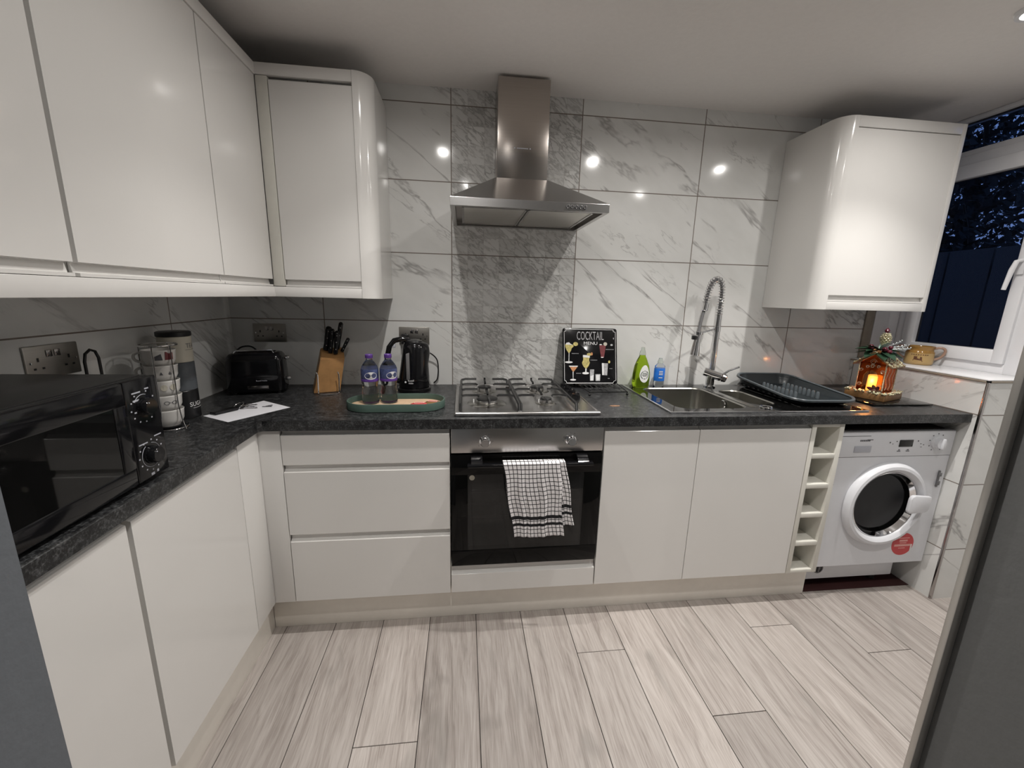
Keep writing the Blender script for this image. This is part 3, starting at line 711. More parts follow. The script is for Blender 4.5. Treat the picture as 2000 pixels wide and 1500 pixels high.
# ================================================================== WASHING MACHINE
wm = thing('washing_machine', 'white integrated washing machine with open-fronted niche under the worktop end', 'washing machine', (1.95, -.3, .02))
wm['label'] = 'white washing machine with round glass door under the worktop end'
WYF = -.570
MB().box(1.664, 2.225, WYF + .022, -.03, .16, .812, bev=.004).build('body', 'wm', wm)
MB().box(1.6575, 2.240, WYF - .004, WYF + .0215, .699, .817, bev=.004).build('control_panel', 'wm', wm)
fp = MB(); cxw, czw, rr = 1.951, .468, .176
bm = bmesh.new(); N = 48; a_ = [bm.verts.new((cxw + rr * math.cos(2 * PI * k / N), WYF, czw + rr * math.sin(2 * PI * k / N))) for k in range(N)]
rect = []
for k in range(N):
    c, s_ = math.cos(2 * PI * k / N), math.sin(2 * PI * k / N); tx = ((2.240 - cxw) / c) if c > 1e-6 else ((1.6575 - cxw) / c if c < -1e-6 else 9e9); tz = ((.6975 - czw) / s_) if s_ > 1e-6 else ((.157 - czw) / s_ if s_ < -1e-6 else 9e9); t = min(tx, tz); rect.append(bm.verts.new((cxw + t * c, WYF, czw + t * s_)))
for k in range(N): bm.faces.new((a_[k], a_[(k + 1) % N], rect[(k + 1) % N], rect[k]))
for X, Z in ((2.240, .6975), (1.6575, .6975), (1.6575, .157), (2.240, .157)):   # square the corners
    d = sorted(rect, key=lambda v: (v.co.x - X) ** 2 + (v.co.z - Z) ** 2)[:1][0]; d.co.x = X; d.co.z = Z
ret = bmesh.ops.extrude_face_region(bm, geom=bm.faces[:])
for v in [q for q in ret['geom'] if isinstance(q, bmesh.types.BMVert)]: v.co.y += .0215
bmesh.ops.recalc_face_normals(bm, faces=bm.faces[:]); fp._take(bm); fp.build('front_panel', 'wm', wm)
dr = MB().lathe([(.158, .000), (.160, .012), (.166, .022), (.178, .029), (.190, .027), (.201, .016), (.204, .002), (.204, 0)], 64, (cxw, WYF - .0005, czw), 'y', close=True); drm = dr.build('door', 'wm', wm)
MB().lathe([(.1585, .010), (.153, -.012), (.138, -.035), (.131, -.037), (.144, -.012), (.1555, .012)], 64, (cxw, WYF - .002, czw), 'y', close=True).build('inner_ring', 'chrome', drm)
MB().lathe([(.143, -.008), (.131, -.030), (.094, -.044), (.0, -.050), (.0, -.053), (.094, -.047), (.134, -.032), (.1465, -.008)], 64, (cxw, WYF - .002, czw), 'y').build('door_glass', 'drumglass', drm)
MB().lathe([(.173, 0), (.164, -.06), (.150, -.10), (.145, -.10), (.156, -.058), (.167, 0)], 56, (cxw, WYF + .004, czw), 'y', close=True).build('rubber_seal', 'rubber', wm)
dmm = MB().lathe([(0, -.018), (.152, -.018), (.155, .0), (.152, .002), (.148, -.014), (0, -.014)], 56, (cxw, WYF + .12, czw), 'y'); 
MB().lathe([(.150, 0), (.150, -.26), (0, -.27), (0, -.274), (.155, -.264), (.155, 0)], 48, (cxw, WYF + .107, czw), 'y', close=False).build('drum', 'steelv', wm)
MB().prism([(2.040, .522), (2.052, .528), (2.136, .520), (2.136, .456), (2.120, .444), (2.040, .440), (2.032, .452), (2.034, .510)], WYF - .052, WYF - .0345, 'y', bev=.005).build('door_handle', 'wm', drm)
pn = MB(); F_ = WYF - .0042
for q in ((1.800, 1.829, .7775, .7805),): pn.box(q[0], q[1], F_ - .0006, F_, q[2], q[3])
bars(pn, (1.766, F_, .772), (1, 0, 0), (0, 0, 1), [(i * .0085, 0, .0065, .0075) for i in range(6)])
pn.build('maker_name', 'mark', wm)
for q in [(.0, 0, .018, .0035), (.006, .006, .008, .004), (.045, 0, .018, .0035), (.049, .006, .010, .004)] + [(-.045, .040, .006, .006), (-.03, .034, .004, .004), (-.012, .045, .005, .005), (.095, .045, .005, .006), (.11, .033, .006, .003), (.125, .028, .006, .003), (.115, .018, .005, .003)]:
    bars(MB(), (1.958, F_, .722), (1, 0, 0), (0, 0, 1), [q]).build('printed_symbol', 'mark', wm)
for k in range(9):
    a = R(-150 + k * 37); bars(MB(), (2.152 + .040 * math.sin(a), F_, .762 + .040 * math.cos(a)), (1, 0, 0), (0, 0, 1), [(-.0025, -.0025, .005, .005)]).build('dial_mark', 'mark', wm)
MB().box(1.744, 1.826, F_ - .0025, F_, .722, .751, bev=.001).build('drawer_window', 'wmgrey', wm)
MB().box(1.962, 2.030, F_ - .002, F_, .744, .776, bev=.001).build('display', 'blackglass', wm)
kb = MB().lathe([(0, 0), (.031, 0), (.029, .006), (.026, .008), (.0235, .022), (0, .023)], 36, (2.152, F_ - .0003, .762), 'y'); kb.box(2.146, 2.158, F_ - .032, F_ - .020, .738, .786, bev=.003); kb.build('programme_knob', 'wm', wm)
MB().box(1.664, 1.815, F_ - .0008, F_ + .0001, .7960, .7975).build('drawer_seam', 'mark', wm)
st = MB().lathe([(0, 0), (.0575, 0), (.0575, .0007), (0, .0007)], 40, (2.111, WYF - .0001, .254), 'y'); sto = st.build('round_sticker', 'red', wm, label='red round sticker with pale text lines')
b = MB(); bars(b, (2.111, WYF - .0011, .254), (1, 0, 0), (0, 0, 1), [(-.030, .030, .060, .004), (-.022, .014, .044, .009), (-.018, .005, .036, .004), (-.044, -.011, .088, .011), (-.02, -.022, .036, .004)], .0003); b.build('sticker_text', 'pink', sto)
MB().box(2.155, 2.162, WYF - .0012, WYF, .218, .252).build('sticker_tab', 'white', wm)
hg = MB().box(2.203, 2.212, WYF - .006, WYF, .545, .625, bev=.002); hg.box(2.200, 2.216, WYF - .009, WYF - .006, .555, .575, bev=.001); hg.box(2.200, 2.216, WYF - .009, WYF - .006, .598, .615, bev=.001); hg.build('hinge_plate', 'rubber', wm)
for z in (.60, .57, .557, .54, .26, .25, .24, .23): MB().lathe([(0, 0), (.0028, 0), (.0028, .0006), (0, .0006)], 10, (1.676 + .004 * math.sin(z * 300), WYF - .0001, z), 'y').build('screw_hole', 'mark', wm)
MB().box(1.664, 2.160, WYF + .055, WYF + .075, .048, .1565, bev=.003).build('plinth_panel', 'wm', wm)
fc = MB().lathe([(0, 0), (.026, 0), (.026, .010), (.020, .012), (.019, .006), (.0, .006)], 28, (1.742, WYF + .0545, .112), 'y'); fc.box(1.739, 1.745, WYF + .040, WYF + .047, .094, .130, bev=.001); fc.build('filter_cap', 'rubber', wm)
for x in (1.70, 2.10):
    MB().cyl((x, WYF + .10, .0028), (x, WYF + .10, .0745), .018, .012, 16).build('foot', 'blackm', wm); MB().cyl((x, -.10, .0028), (x, -.10, .1595), .018, .012, 16).build('foot', 'blackm', wm)
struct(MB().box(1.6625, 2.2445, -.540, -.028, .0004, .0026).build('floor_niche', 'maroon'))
MB().box(1.666, 2.223, WYF + .03, -.032, .8125, .8185, bev=.001).build('top_shade_sheet', 'dark', wm)  # added dark sheet, stands in for the shade in the gap under the worktop
# dark boarding behind the niche
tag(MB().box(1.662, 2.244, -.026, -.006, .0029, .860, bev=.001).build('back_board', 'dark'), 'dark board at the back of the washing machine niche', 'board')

# ================================================================== GAS HOB
W = .9023
hb = thing('gas_hob', 'four burner stainless steel gas hob set in the black worktop', 'hob', (.30, -.30, W))
hm = MB(); X0, X1, Y0, Y1 = .016, .592, -.578, -.030
# raised bright rim, recessed burner tray, flat control strip on the right
hm.box(X0, X1, Y0, Y0 + .026, W + .0005, W + .0150, bev=.0072, seg=4); hm.box(X0, X1, Y1 - .012, Y1, W + .0005, W + .0105, bev=.003)
hm.box(X0, X0 + .018, Y0 + .012, Y1 - .005, W + .0005, W + .0112, bev=.004, seg=3); hm.box(.505, .516, Y0 + .012, Y1 - .005, W + .0005, W + .0122, bev=.004, seg=3)
hm.box(X0 + .01, X1 - .002, Y0 + .01, Y1 - .004, W + .0003, W + .0055); hm.box(X1 - .010, X1, Y0 + .006, Y1 - .003, W + .0005, W + .0085, bev=.003)
hm.build('steel_tray', 'steelh', hb)
for bx, by, br in ((.150, -.400, .047), (.402, -.405, .026), (.150, -.175, .034), (.402, -.175, .034)):
    d = MB().lathe([(0, 0), (br * 1.75, 0), (br * 1.55, .0035), (br * 1.15, .005), (0, .005)], 36, (bx, by, W + .0057)); bo = d.build('burner', 'steels', hb)
    MB().lathe([(0, 0), (br * .95, 0), (br, .006), (br * .98, .012), (0, .012)], 32, (bx, by, W + .011)).build('flame_ring', 'steelh', bo)
    MB().lathe([(0, 0), (br * .92, 0), (br * .95, .004), (br * .84, .0065), (0, .007)], 32, (bx, by, W + .0232)).build('burner_cap', 'iron', bo)
    MB().cyl((bx - br * 1.2, by - .004, W + .0107), (bx - br * 1.2, by - .004, W + .024), .0022, n=8).build('igniter', 'white', bo)
def pan_support(xa, xb):
    g = MB(); zt = W + .040; r_ = .0056; ya, yb_ = -.548, -.062; z0 = W + .0105
    ring_ = [(xa + .02, ya, zt - .008), (xb - .02, ya, zt - .008), (xb, ya + .02, zt - .008), (xb, yb_ - .02, zt - .008), (xb - .02, yb_, zt - .008), (xa + .02, yb_, zt - .008), (xa, yb_ - .02, zt - .008), (xa, ya + .02, zt - .008)]
    g.tube([(xa, ya, z0), (xa, ya + .012, zt - .004), (xa, yb_ - .012, zt - .004), (xa, yb_, z0)], r_, 8); g.tube([(xb, ya, z0), (xb, ya + .012, zt - .004), (xb, yb_ - .012, zt - .004), (xb, yb_, z0)], r_, 8)
    xm = (xa + xb) / 2
    for by in (-.400, -.175):
        g.tube([(xa, by, zt - .004), (xa + .02, by, zt), (xm - .045, by, zt), (xm - .038, by, zt - .005)], r_ * .9, 8); g.tube([(xb, by, zt - .004), (xb - .02, by, zt), (xm + .045, by, zt), (xm + .038, by, zt - .005)], r_ * .9, 8)
        g.tube([(xm, by - .095, zt - .012), (xm, by - .09, zt), (xm, by - .042, zt), (xm, by - .036, zt - .005)], r_ * .9, 8)
        g.tube([(xm, by + .030, zt - .005), (xm, by + .036, zt), (xm, by + .085, zt), (xm, by + .090, zt + .012)], r_ * .9, 8)
    for y in (yb_, -.290):
        g.tube([(xa, y, zt - .004), (xa + .02, y, zt + .001), (xm - .04, y, zt + .001)], r_, 8); g.tube([(xb, y, zt - .004), (xb - .02, y, zt + .001), (xm + .04, y, zt + .001)], r_, 8)
    g.build('pan_support', 'iron', hb)
pan_support(.040, .268); pan_support(.277, .500)
for y in (-.110, -.185, -.26, -.335):
    k = MB().lathe([(0, 0), (.020, 0), (.0205, .006), (.018, .022), (.016, .024), (0, .024)], 28, (.553, y, W + .0058)); k.box(.5515, .5545, y - .016, y + .016, W + .0295, W + .0325, bev=.001); k.build('knob', 'black', hb)

# ================================================================== SINK, TAP
sk = thing('sink', 'black glass and steel one and a half bowl sink with drainer', 'sink', (1.34, -.3, W))
def bowl(cx, cy, L, Wd, r, dep, n=8):
    b = MB(); loops = []
    for off, z in ((.004, .0062), (0, .0055), (-.004, .001), (-.007, -dep + .03), (-.014, -dep + .010), (-.035, -dep)):
        loops.append([(cx + p[0], cy + p[1], W + z) for p in stadium(L + 2 * off, Wd + 2 * off, max(.012, r + off), n)])
    loft(b, loops, cap0=False); b.lathe([(0, .0005), (.032, .0005), (.034, .002), (.0, .0015)], 28, (cx, cy, W - dep)); return b
# surround built as strips round the two bowls
B1 = (1.115, -.310, .325, .400, .055, .150); B2 = (1.392, -.310, .128, .285, .045, .115)
bm = bmesh.new()
def holed_cell(xa, xb, ya, yb_, B, z):
    o = [(B[0] + p[0], B[1] + p[1]) for p in stadium(B[2] + .004, B[3] + .004, B[4], 8)]; out = []
    for px, py in o:
        dx, dy = px - B[0], py - B[1]; t = min(((xb - B[0]) / dx if dx > 0 else (xa - B[0]) / dx if dx < 0 else 9e9), ((yb_ - B[1]) / dy if dy > 0 else (ya - B[1]) / dy if dy < 0 else 9e9)); out.append([B[0] + dx * t, B[1] + dy * t])
    for X in (xa, xb):
        for Y in (ya, yb_):
            i = min(range(len(out)), key=lambda q: (out[q][0] - X) ** 2 + (out[q][1] - Y) ** 2); out[i] = [X, Y]
    a = [bm.verts.new((p[0], p[1], z)) for p in o]; b = [bm.verts.new((p[0], p[1], z)) for p in out]
    for k in range(len(a)): bm.faces.new((a[k], b[k], b[(k + 1) % len(b)], a[(k + 1) % len(a)]))
z_ = W + .0062; holed_cell(.896, 1.300, -.556, -.042, B1, z_); holed_cell(1.300, 1.476, -.556, -.042, B2, z_)
bm.faces.new([bm.verts.new(q) for q in ((1.476, -.556, z_), (1.786, -.556, z_), (1.786, -.042, z_), (1.476, -.042, z_))])
bmesh.ops.recalc_face_normals(bm, faces=bm.faces[:])
for f in bm.faces:
    if f.normal.z < 0: f.normal_flip()
su = MB(); su._take(bm); su.build('glass_surround', 'blackglass', sk)
rm = MB()
for q in ((.888, 1.794, -.562, -.5555), (.888, 1.794, -.0425, -.036), (.888, .8965, -.5555, -.0425), (1.7855, 1.794, -.5555, -.0425)): rm.box(*q, W + .0004, W + .0066, bev=.0015)
rm.build('rim', 'chrome', sk)
bowl(*B1).build('large_bowl', 'steels', sk); bowl(*B2).build('half_bowl', 'steels', sk)
br_ = MB().box(1.288, 1.318, -.5, -.12, W + .0063, W + .0072, bev=.0003); br_.build('bowl_divider', 'steels', sk)
MB().lathe([(.010, 0), (.018, .001), (.021, .004), (.018, .006), (.010, .003)], 24, (1.2625, -.336, W - .024), 'x').build('overflow', 'chrome', sk)
MB().lathe([(.021, .0005), (.026, .0005), (.026, .004), (.0235, .006), (.021, .004)], 28, (1.352, -.505, W + .006), close=True).build('control_ring', 'chrome', sk)
dg = MB()
for k in range(7): dg.tube([(1.52 + k * .035, -.50, W + .0065), (1.52 + k * .035, -.12, W + .0065)], .0022, 6)
dg.build('drainer_ribs', 'blackglass', sk)

tp = thing('kitchen_tap', 'tall chrome spring neck mixer tap with pull-down spray', 'tap', (1.348, -.088, W + .0065)); Z0 = W + .0066
t = MB().lathe([(0, 0), (.029, 0), (.029, .006), (.024, .010), (.021, .012), (.021, .062), (0, .062)], 32, (1.348, -.088, Z0))
t.cyl((1.318, -.070, .990), (1.392, -.116, .966), .0225, .0225, 28, bev=.003); t.build('body', 'chrome', tp)
MB().cyl((1.3925, -.1163, .9658), (1.412, -.1285, .960), .0225, .0205, 28, bev=.004).build('handle_cap', 'dchrome', tp)
MB().tube([(1.400, -.112, .980), (1.430, -.118, 1.003), (1.478, -.124, 1.022)], [.006, .005, .0045], 10).build('lever', 'chrome', tp)
MB().lathe([(0, 0), (.0140, 0), (.0140, .205), (.0172, .206), (.0172, .232), (.0140, .233), (.0140, .292), (.0, .292)], 28, (1.352, -.086, .995)).build('column', 'chrome', tp)
arc = [(1.352, -.086, 1.286), (1.352, -.087, 1.36), (1.350, -.088, 1.415), (1.338, -.092, 1.450), (1.312, -.096, 1.464), (1.285, -.101, 1.448), (1.268, -.106, 1.405), (1.258, -.110, 1.345)]
mbt = MB(); P = [Vector(p) for p in arc]
for _ in range(3):
    Q = []
    for i in range(len(P) - 1): Q += [P[i] * .75 + P[i + 1] * .25, P[i] * .25 + P[i + 1] * .75]
    P = [P[0]] + Q + [P[-1]]
MB().tube(P, .0072, 10).build('hose_core', 'rubber', tp)
hel = []; L = [0]
for a, b in zip(P, P[1:]): L.append(L[-1] + (b - a).length)
turns = 25; npt = turns * 14
for i in range(npt + 1):
    s_ = L[-1] * i / npt; j = max(k for k in range(len(L)) if L[k] <= s_ + 1e-9); j = min(j, len(P) - 2); f = (s_ - L[j]) / max(1e-9, L[j + 1] - L[j]); c = P[j].lerp(P[j + 1], f); tg = (P[j + 1] - P[j]).normalized(); n1 = tg.cross(Vector((.2, 1, 0))).normalized(); n2 = tg.cross(n1)
    a = 2 * PI * turns * i / npt; hel.append(c + (n1 * math.cos(a) + n2 * math.sin(a)) * .0152)
MB().tube(hel, .0026, 7).build('spring', 'chrome', tp)
MB().cyl((1.258, -.110, 1.347), (1.252, -.112, 1.305), .0165, .0165, 24, bev=.002).build('spring_collar', 'chrome', tp)
MB().tube([(1.253, -.112, 1.312), (1.242, -.113, 1.25), (1.236, -.114, 1.195)], .0075, 12).build('hose', 'rubber', tp)
dxy = Vector((-.012, -.004, -.115)).normalized(); o_ = Vector((1.238, -.114, 1.200))
MB().lathe([(0, 0), (.010, 0), (.0155, .015), (.014, .04), (.0155, .06), (.0205, .095), (.0235, .120), (.0, .120)], 28, o_, tuple(dxy)).build('spray_head', 'chrome', tp)
MB().tube([(1.222, -.120, 1.175), (1.212, -.124, 1.13), (1.203, -.128, 1.085)], [.004, .007, .006], 10).build('spray_lever', 'dchrome', tp)
MB().box(1.198, 1.216, -.135, -.118, 1.162, 1.182, bev=.002).build('spray_button', 'blackm', tp)
a = MB().tube([(1.339, -.0862, 1.214), (1.30, -.098, 1.206), (1.255, -.112, 1.196)], .0045, 10); a.lathe([(.0158, 0), (.0195, 0), (.0195, .014), (.0158, .014)], 24, (1.238, -.114, 1.186), close=True); a.build('holding_arm', 'chrome', tp)

# ================================================================== SOCKETS
def socket(lab, loc, rz):
    s_ = thing('wall_socket', lab, 'socket', loc, rz, 'twin switched sockets')
    MB().box(-.0735, .0735, -.006, -.0006, -.043, .043, bev=.0025).build('face_plate', 'socket', s_, local=True)
    for x in (-.011, .011): MB().box(x - .008, x + .008, -.0085, -.0058, .012, .030, bev=.0015).build('switch', 'dchrome', s_, local=True)
    for cx in (-.042, .042):
        h = MB().box(cx - .0025, cx + .0025, -.0066, -.0062, .002, .012)
        for d in (-.011, .011): h.box(cx + d - .0033, cx + d + .0033, -.0066, -.0062, -.018, -.013)
        h.build('pin_holes', 'blackm', s_, local=True)
    for cx in (-.062, .062): MB().lathe([(0, 0), (.003, 0), (.003, .001), (0, .0012)], 12, (cx, -.0062, 0), 'y').build('screw', 'chrome', s_, local=True)
    return s_
s1 = socket('twin steel wall socket above the toaster', (-.866, 0, 1.155), 0)
dup(s1, (-.192, 0, 1.150), 0, 'twin steel wall socket behind the kettle with a plug in it')
dup(s1, (XL, -.871, 1.156), R(90), 'twin steel wall socket on the left wall behind the microwave')

# ================================================================== KETTLE
kt = thing('kettle', 'black plastic jug kettle on its base left of the hob', 'kettle', (-.182, -.135, W + .0003), R(8))
MB().lathe([(0, 0), (.074, 0), (.077, .003), (.077, .016), (.073, .020), (0, .020)], 40).build('power_base', 'black', kt, local=True)
b = MB(); loops = []
for z, r_, ox, sx in ((.021, .069, 0, 1), (.026, .0715, 0, 1), (.07, .070, .001, 1), (.13, .0635, .004, 1), (.18, .0565, .006, 1.02), (.205, .0525, .006, 1.04), (.222, .047, .005, 1.06), (.232, .038, .004, 1.1)):
    loops.append([(ox + r_ * sx * math.cos(2 * PI * k / 40) + (.012 * max(0, math.cos(2 * PI * k / 40)) ** 6 if z > .17 and z < .225 else 0), r_ * math.sin(2 * PI * k / 40), z) for k in range(40)])
loft(b, loops); bd = b.build('body', 'black', kt, local=True, smooth=50)
MB().lathe([(0, .0), (.040, 0), (.037, .007), (.022, .012), (0, .013)], 32, (.003, 0, .2318)).build('lid', 'blackm', kt, local=True)
hd_ = MB().tube([(-.022, 0, .238), (-.055, 0, .243), (-.088, 0, .235), (-.108, 0, .205), (-.118, 0, .15), (-.112, 0, .09), (-.090, 0, .050), (-.062, 0, .040)], [.013, .013, .013, .013, .012, .011, .011, .010], 14, smooth=2) if False else None
hp = [(-.015, .236), (-.050, .246), (-.085, .238), (-.108, .208), (-.120, .155), (-.114, .095), (-.092, .055), (-.062, .045)]
MB().tube([(x, 0, z) for x, z in hp], .0125, 14, smooth=0).build('handle', 'black', kt, local=True, smooth=60)
MB().prism([(-.036, .066), (-.020, .066), (-.020, .190), (-.036, .184)], -.0725, -.058, 'y', bev=.003).build('water_gauge', 'rubber', kt, local=True)
MB().box(-.104, -.080, -.008, .010, .205, .226, bev=.004).build('switch', 'wmgrey', kt, local=True)
text('brand_lettering', 'Russell', (-.016, -.0722, .062), (1, 0, 0), (0, 0, 1), .0085, 'white', kt, width=.026, local=True)
text('brand_lettering', 'Hobbs', (-.016, -.0722, .050), (1, 0, 0), (0, 0, 1), .0080, 'white', kt, width=.020, local=True)
MB().lathe([(0, 0), (.0042, 0), (.0042, .001), (0, .001)], 16, (-.040, -.0715, .056), 'y').build('brand_emblem', 'white', kt, local=True)
cb = MB().tube([(-.100, -.003, .010 + W), (-.080, -.012, .930), (-.074, -.020, 1.0), (-.084, -.028, 1.05), (-.150, -.040, 1.09), (-.205, -.048, 1.115), (-.232, -.040, 1.128)], .0032, 8, smooth=3); cb.build('power_cord', 'blackm', kt)
MB().box(-.252, -.216, -.043, -.0092, 1.112, 1.160, bev=.005).build('mains_plug', 'blackm', kt)

# ================================================================== TOASTER
ts = thing('toaster', 'black gloss two-slice toaster in the back left corner', 'toaster', (-.870, -.145, W + .0003), R(14))
hx, hy = .112, .074
b = MB(); loops = []
for z, o, r_ in ((.012, -.004, .022), (.016, 0, .026), (.09, 0, .028), (.145, -.002, .028), (.165, -.007, .026), (.176, -.016, .022), (.180, -.028, .016)):
    loops.append([(p[0], p[1], z) for p in stadium(2 * (hx + o), 2 * (hy + o), r_, 6)])
loft(b, loops); b.build('body', 'black', ts, local=True, smooth=50)
for y in (-.022, .022): MB().box(-.072, .072, y - .011, y + .011, .1795, .1812).build('bread_slot', 'dark', ts, local=True)
MB().tube([(-.075, -.045, .180), (-.070, -.045, .192), (.070, -.045, .192), (.075, -.045, .180)], .003, 8).build('warming_wire', 'chrome', ts, local=True)
MB().tube([(-.080, .02, .182), (-.06, .025, .202), (-.02, .025, .204), (0, .02, .183)], .0035, 8, smooth=2).build('cord_loop', 'blackm', ts, local=True)
for z in (.155, .060): MB().lathe([(0, 0), (.007, 0), (.009, .004), (.009, .018), (.007, .021), (0, .021)], 20, (hx - .0005, -.020, z), 'x').build('lever_knob', 'chrome', ts, local=True)
for sx in (-1, 1):
    for sy in (-1, 1): MB().cyl((sx * .085, sy * .05, .0), (sx * .085, sy * .05, .0125), .009, n=12).build('foot', 'blackm', ts, local=True)
MB().box(-.03, .05, -hy - .0015, -hy + .001, .024, .040, bev=.001).build('crumb_tray', 'dchrome', ts, local=True)
text('brand_lettering', 'Russell Hobbs', (.025, -hy - .0004, .062), (1, 0, 0), (0, 0, 1), .006, 'wmgrey', ts, width=.042, local=True)

# ================================================================== KNIFE BLOCK, KNIVES, WIRE STAND
KA = R(22); kb = thing('knife_block', 'honey coloured wooden knife block between toaster and bottles', 'knife block', (-.585, -.135, W + .0003), KA)
SH = .22     # lean: x shift per unit height
def kl(x, y, z): return Vector((x + SH * z, y + .06 * z, z))
bm = bmesh.new(); bw, bd_, bh = .055, .048, .165
bv = [bm.verts.new(kl(x, y, 0)) for x, y in ((-bw, -bd_), (bw, -bd_), (bw, bd_), (-bw, bd_))]; tv = [bm.verts.new(kl(x, y, z)) for x, y, z in ((-bw * .92, -bd_, bh - .012), (bw * .92, -bd_, bh - .012), (bw * .92, bd_, bh + .028), (-bw * .92, bd_, bh + .028))]
bm.faces.new(bv[::-1]); bm.faces.new(tv)
for i in range(4): bm.faces.new((bv[i], bv[(i + 1) % 4], tv[(i + 1) % 4], tv[i]))
bmesh.ops.recalc_face_normals(bm, faces=bm.faces[:]); bmesh.ops.bevel(bm, geom=bm.edges[:], offset=.003, segments=2, affect='EDGES')
b = MB(); b._take(bm); b.build('block', 'wood', kb, local=True)
Mk = Matrix.Translation(Vector((-.585, -.135, W + .0003))) @ Matrix.Rotation(KA, 4, 'Z')
ks = [(-.028, .020, .112, .0135, .20, 'broad black knife handle at the left of the knife block'), (-.010, -.004, .112, .0105, .16, 'black knife handle second from the left in the block'), (.012, -.016, .108, .0105, .14, 'black knife handle in the middle of the block, low at the front'), (.022, .026, .128, .0105, .20, 'tallest black knife handle at the back right of the block'), (.040, .002, .072, .0080, .55, 'short black paring knife handle leaning out at the right')]
for x, y, ln, r_, ln_x, lab in ks:
    zb = bh - .012 + (y + bd_) / (2 * bd_) * .040 + .003; p0 = Mk @ kl(x, y, zb); d = (Mk.to_3x3() @ Vector((ln_x, .10, 1))).normalized()
    kn = thing('kitchen_knife', lab, 'knife', tuple(p0), 0, 'knives in the wooden block')
    h = MB().tube([p0 + d * ln * k for k in (0, .08, .3, .55, .8, .95, 1.0)], [r_ * .8, r_, r_ * .88, r_, r_ * 1.02, r_ * .95, r_ * .45], 14); h.build('handle', 'black', kn, smooth=60)
    rv = MB(); n_ = d.cross(Vector((1, 0, 0))).normalized() * -1
    n_ = Vector((.3, -.95, .05)).normalized(); n_ = (n_ - d * n_.dot(d)).normalized()
    for k in (.2, .5, .78): rv.ball(p0 + d * ln * k + n_ * r_ * .93, .0026, n=8)
    rv.build('rivets', 'chrome', kn)
ws = thing('wire_stand', 'bent chrome wire stand in front of the knife block', 'wire stand', (-.555, -.20, W + .0003))
wp = [(-.598, -.205, 1.000), (-.592, -.210, .992), (-.592, -.212, .975), (-.590, -.222, .918), (-.590, -.224, .9085), (-.585, -.232, .9058), (-.512, -.214, .9058), (-.506, -.205, .9085), (-.506, -.204, .92), (-.508, -.190, .975), (-.509, -.189, .992), (-.514, -.186, 1.000)]
MB().tube(wp, .0026, 10, smooth=2).build('wire', 'chrome', ws)

# ================================================================== TRAY, BOTTLES, SNACK PACKS
tr = thing('oval_tray', 'grey-green rimmed oval tray with pale wooden base', 'tray', (-.218, -.425, W + .0003), R(1))
TL, TWd = .386, .190
loops = [[(p[0], p[1], z) for p in stadium(TL - 2 * o, TWd - 2 * o, TWd / 2 - o - .0005, 14)] for o, z in ((.003, .0), (.0, .003), (.0, .030), (.001, .032), (.005, .032), (.006, .030), (.006, .0085))]
b = MB(); loft(b, loops, cap0=True, cap1=False); b.build('rim', 'green', tr, local=True)
b = MB(); b.prism(stadium(TL - .0135, TWd - .0135, TWd / 2 - .0085, 14), .0035, .0085); b.build('base', 'pine', tr, local=True)
zt = W + .0003 + .0086
def bottle(lab, loc, rz):
    t = thing('water_bottle', lab, 'bottle', loc, rz, 'two small water bottles on the tray')
    prof = [(0, 0), (.026, 0), (.032, .004), (.034, .012), (.0315, .020), (.034, .028), (.0315, .038), (.034, .048), (.0300, .062), (.0300, .078), (.033, .090), (.034, .100), (.034, .142), (.0305, .154), (.020, .170), (.0135, .178), (.0125, .182), (.0125, .186), (0, .186)]
    MB().lathe(prof, 36).build('bottle_body', 'pet', t, local=True, smooth=60)
    MB().lathe([(.0343, .094), (.0346, .095), (.0346, .104), (.0343, .1045)], 36).build('label_band', 'purple', t, local=True)
    L_ = MB().lathe([(.0342, .104), (.0344, .105), (.0344, .143), (.0342, .144)], 36); L_.build('label', 'label', t, local=True)
    e = MB(); N = 26; O = []
    for sc_ in (1.0,):
        for k in range(N):
            a = 2 * PI * k / N; O.append((.025 * math.cos(a), .0150 * math.sin(a)))
    def wr(x, z, r_=.03475): th = -PI / 2 + x / r_; return (r_ * math.cos(th), r_ * math.sin(th), .119 + z)
    for k in range(N): e.quad([wr(0, 0), wr(*O[k]), wr(*O[(k + 1) % N])])
    e.build('oval_emblem', 'white', t, local=True)
    s_ = MB()
    for zz, ww in ((.004, .013), (-.003, .015), (-.009, .008)):
        pts = [wr(-ww + 2 * ww * k / 14, zz + .0016 * math.sin(k * 2.1), .0352) for k in range(15)]; s_.tube(pts, .0005, 5)
    s_.build('emblem_script', 'mark', t, local=True)
    MB().lathe([(0, 0), (.0145, 0), (.0150, .002), (.0150, .013), (.0135, .015), (0, .015)], 30, (0, 0, .1865)).build('cap', 'purple', t, local=True)
    return t
b1 = bottle('small clear water bottle on the tray, left of the pair', (-.325, -.402, zt), R(20))
dup(b1, (-.2535, -.390, zt), R(38), 'small clear water bottle on the tray, right one in front of the kettle')
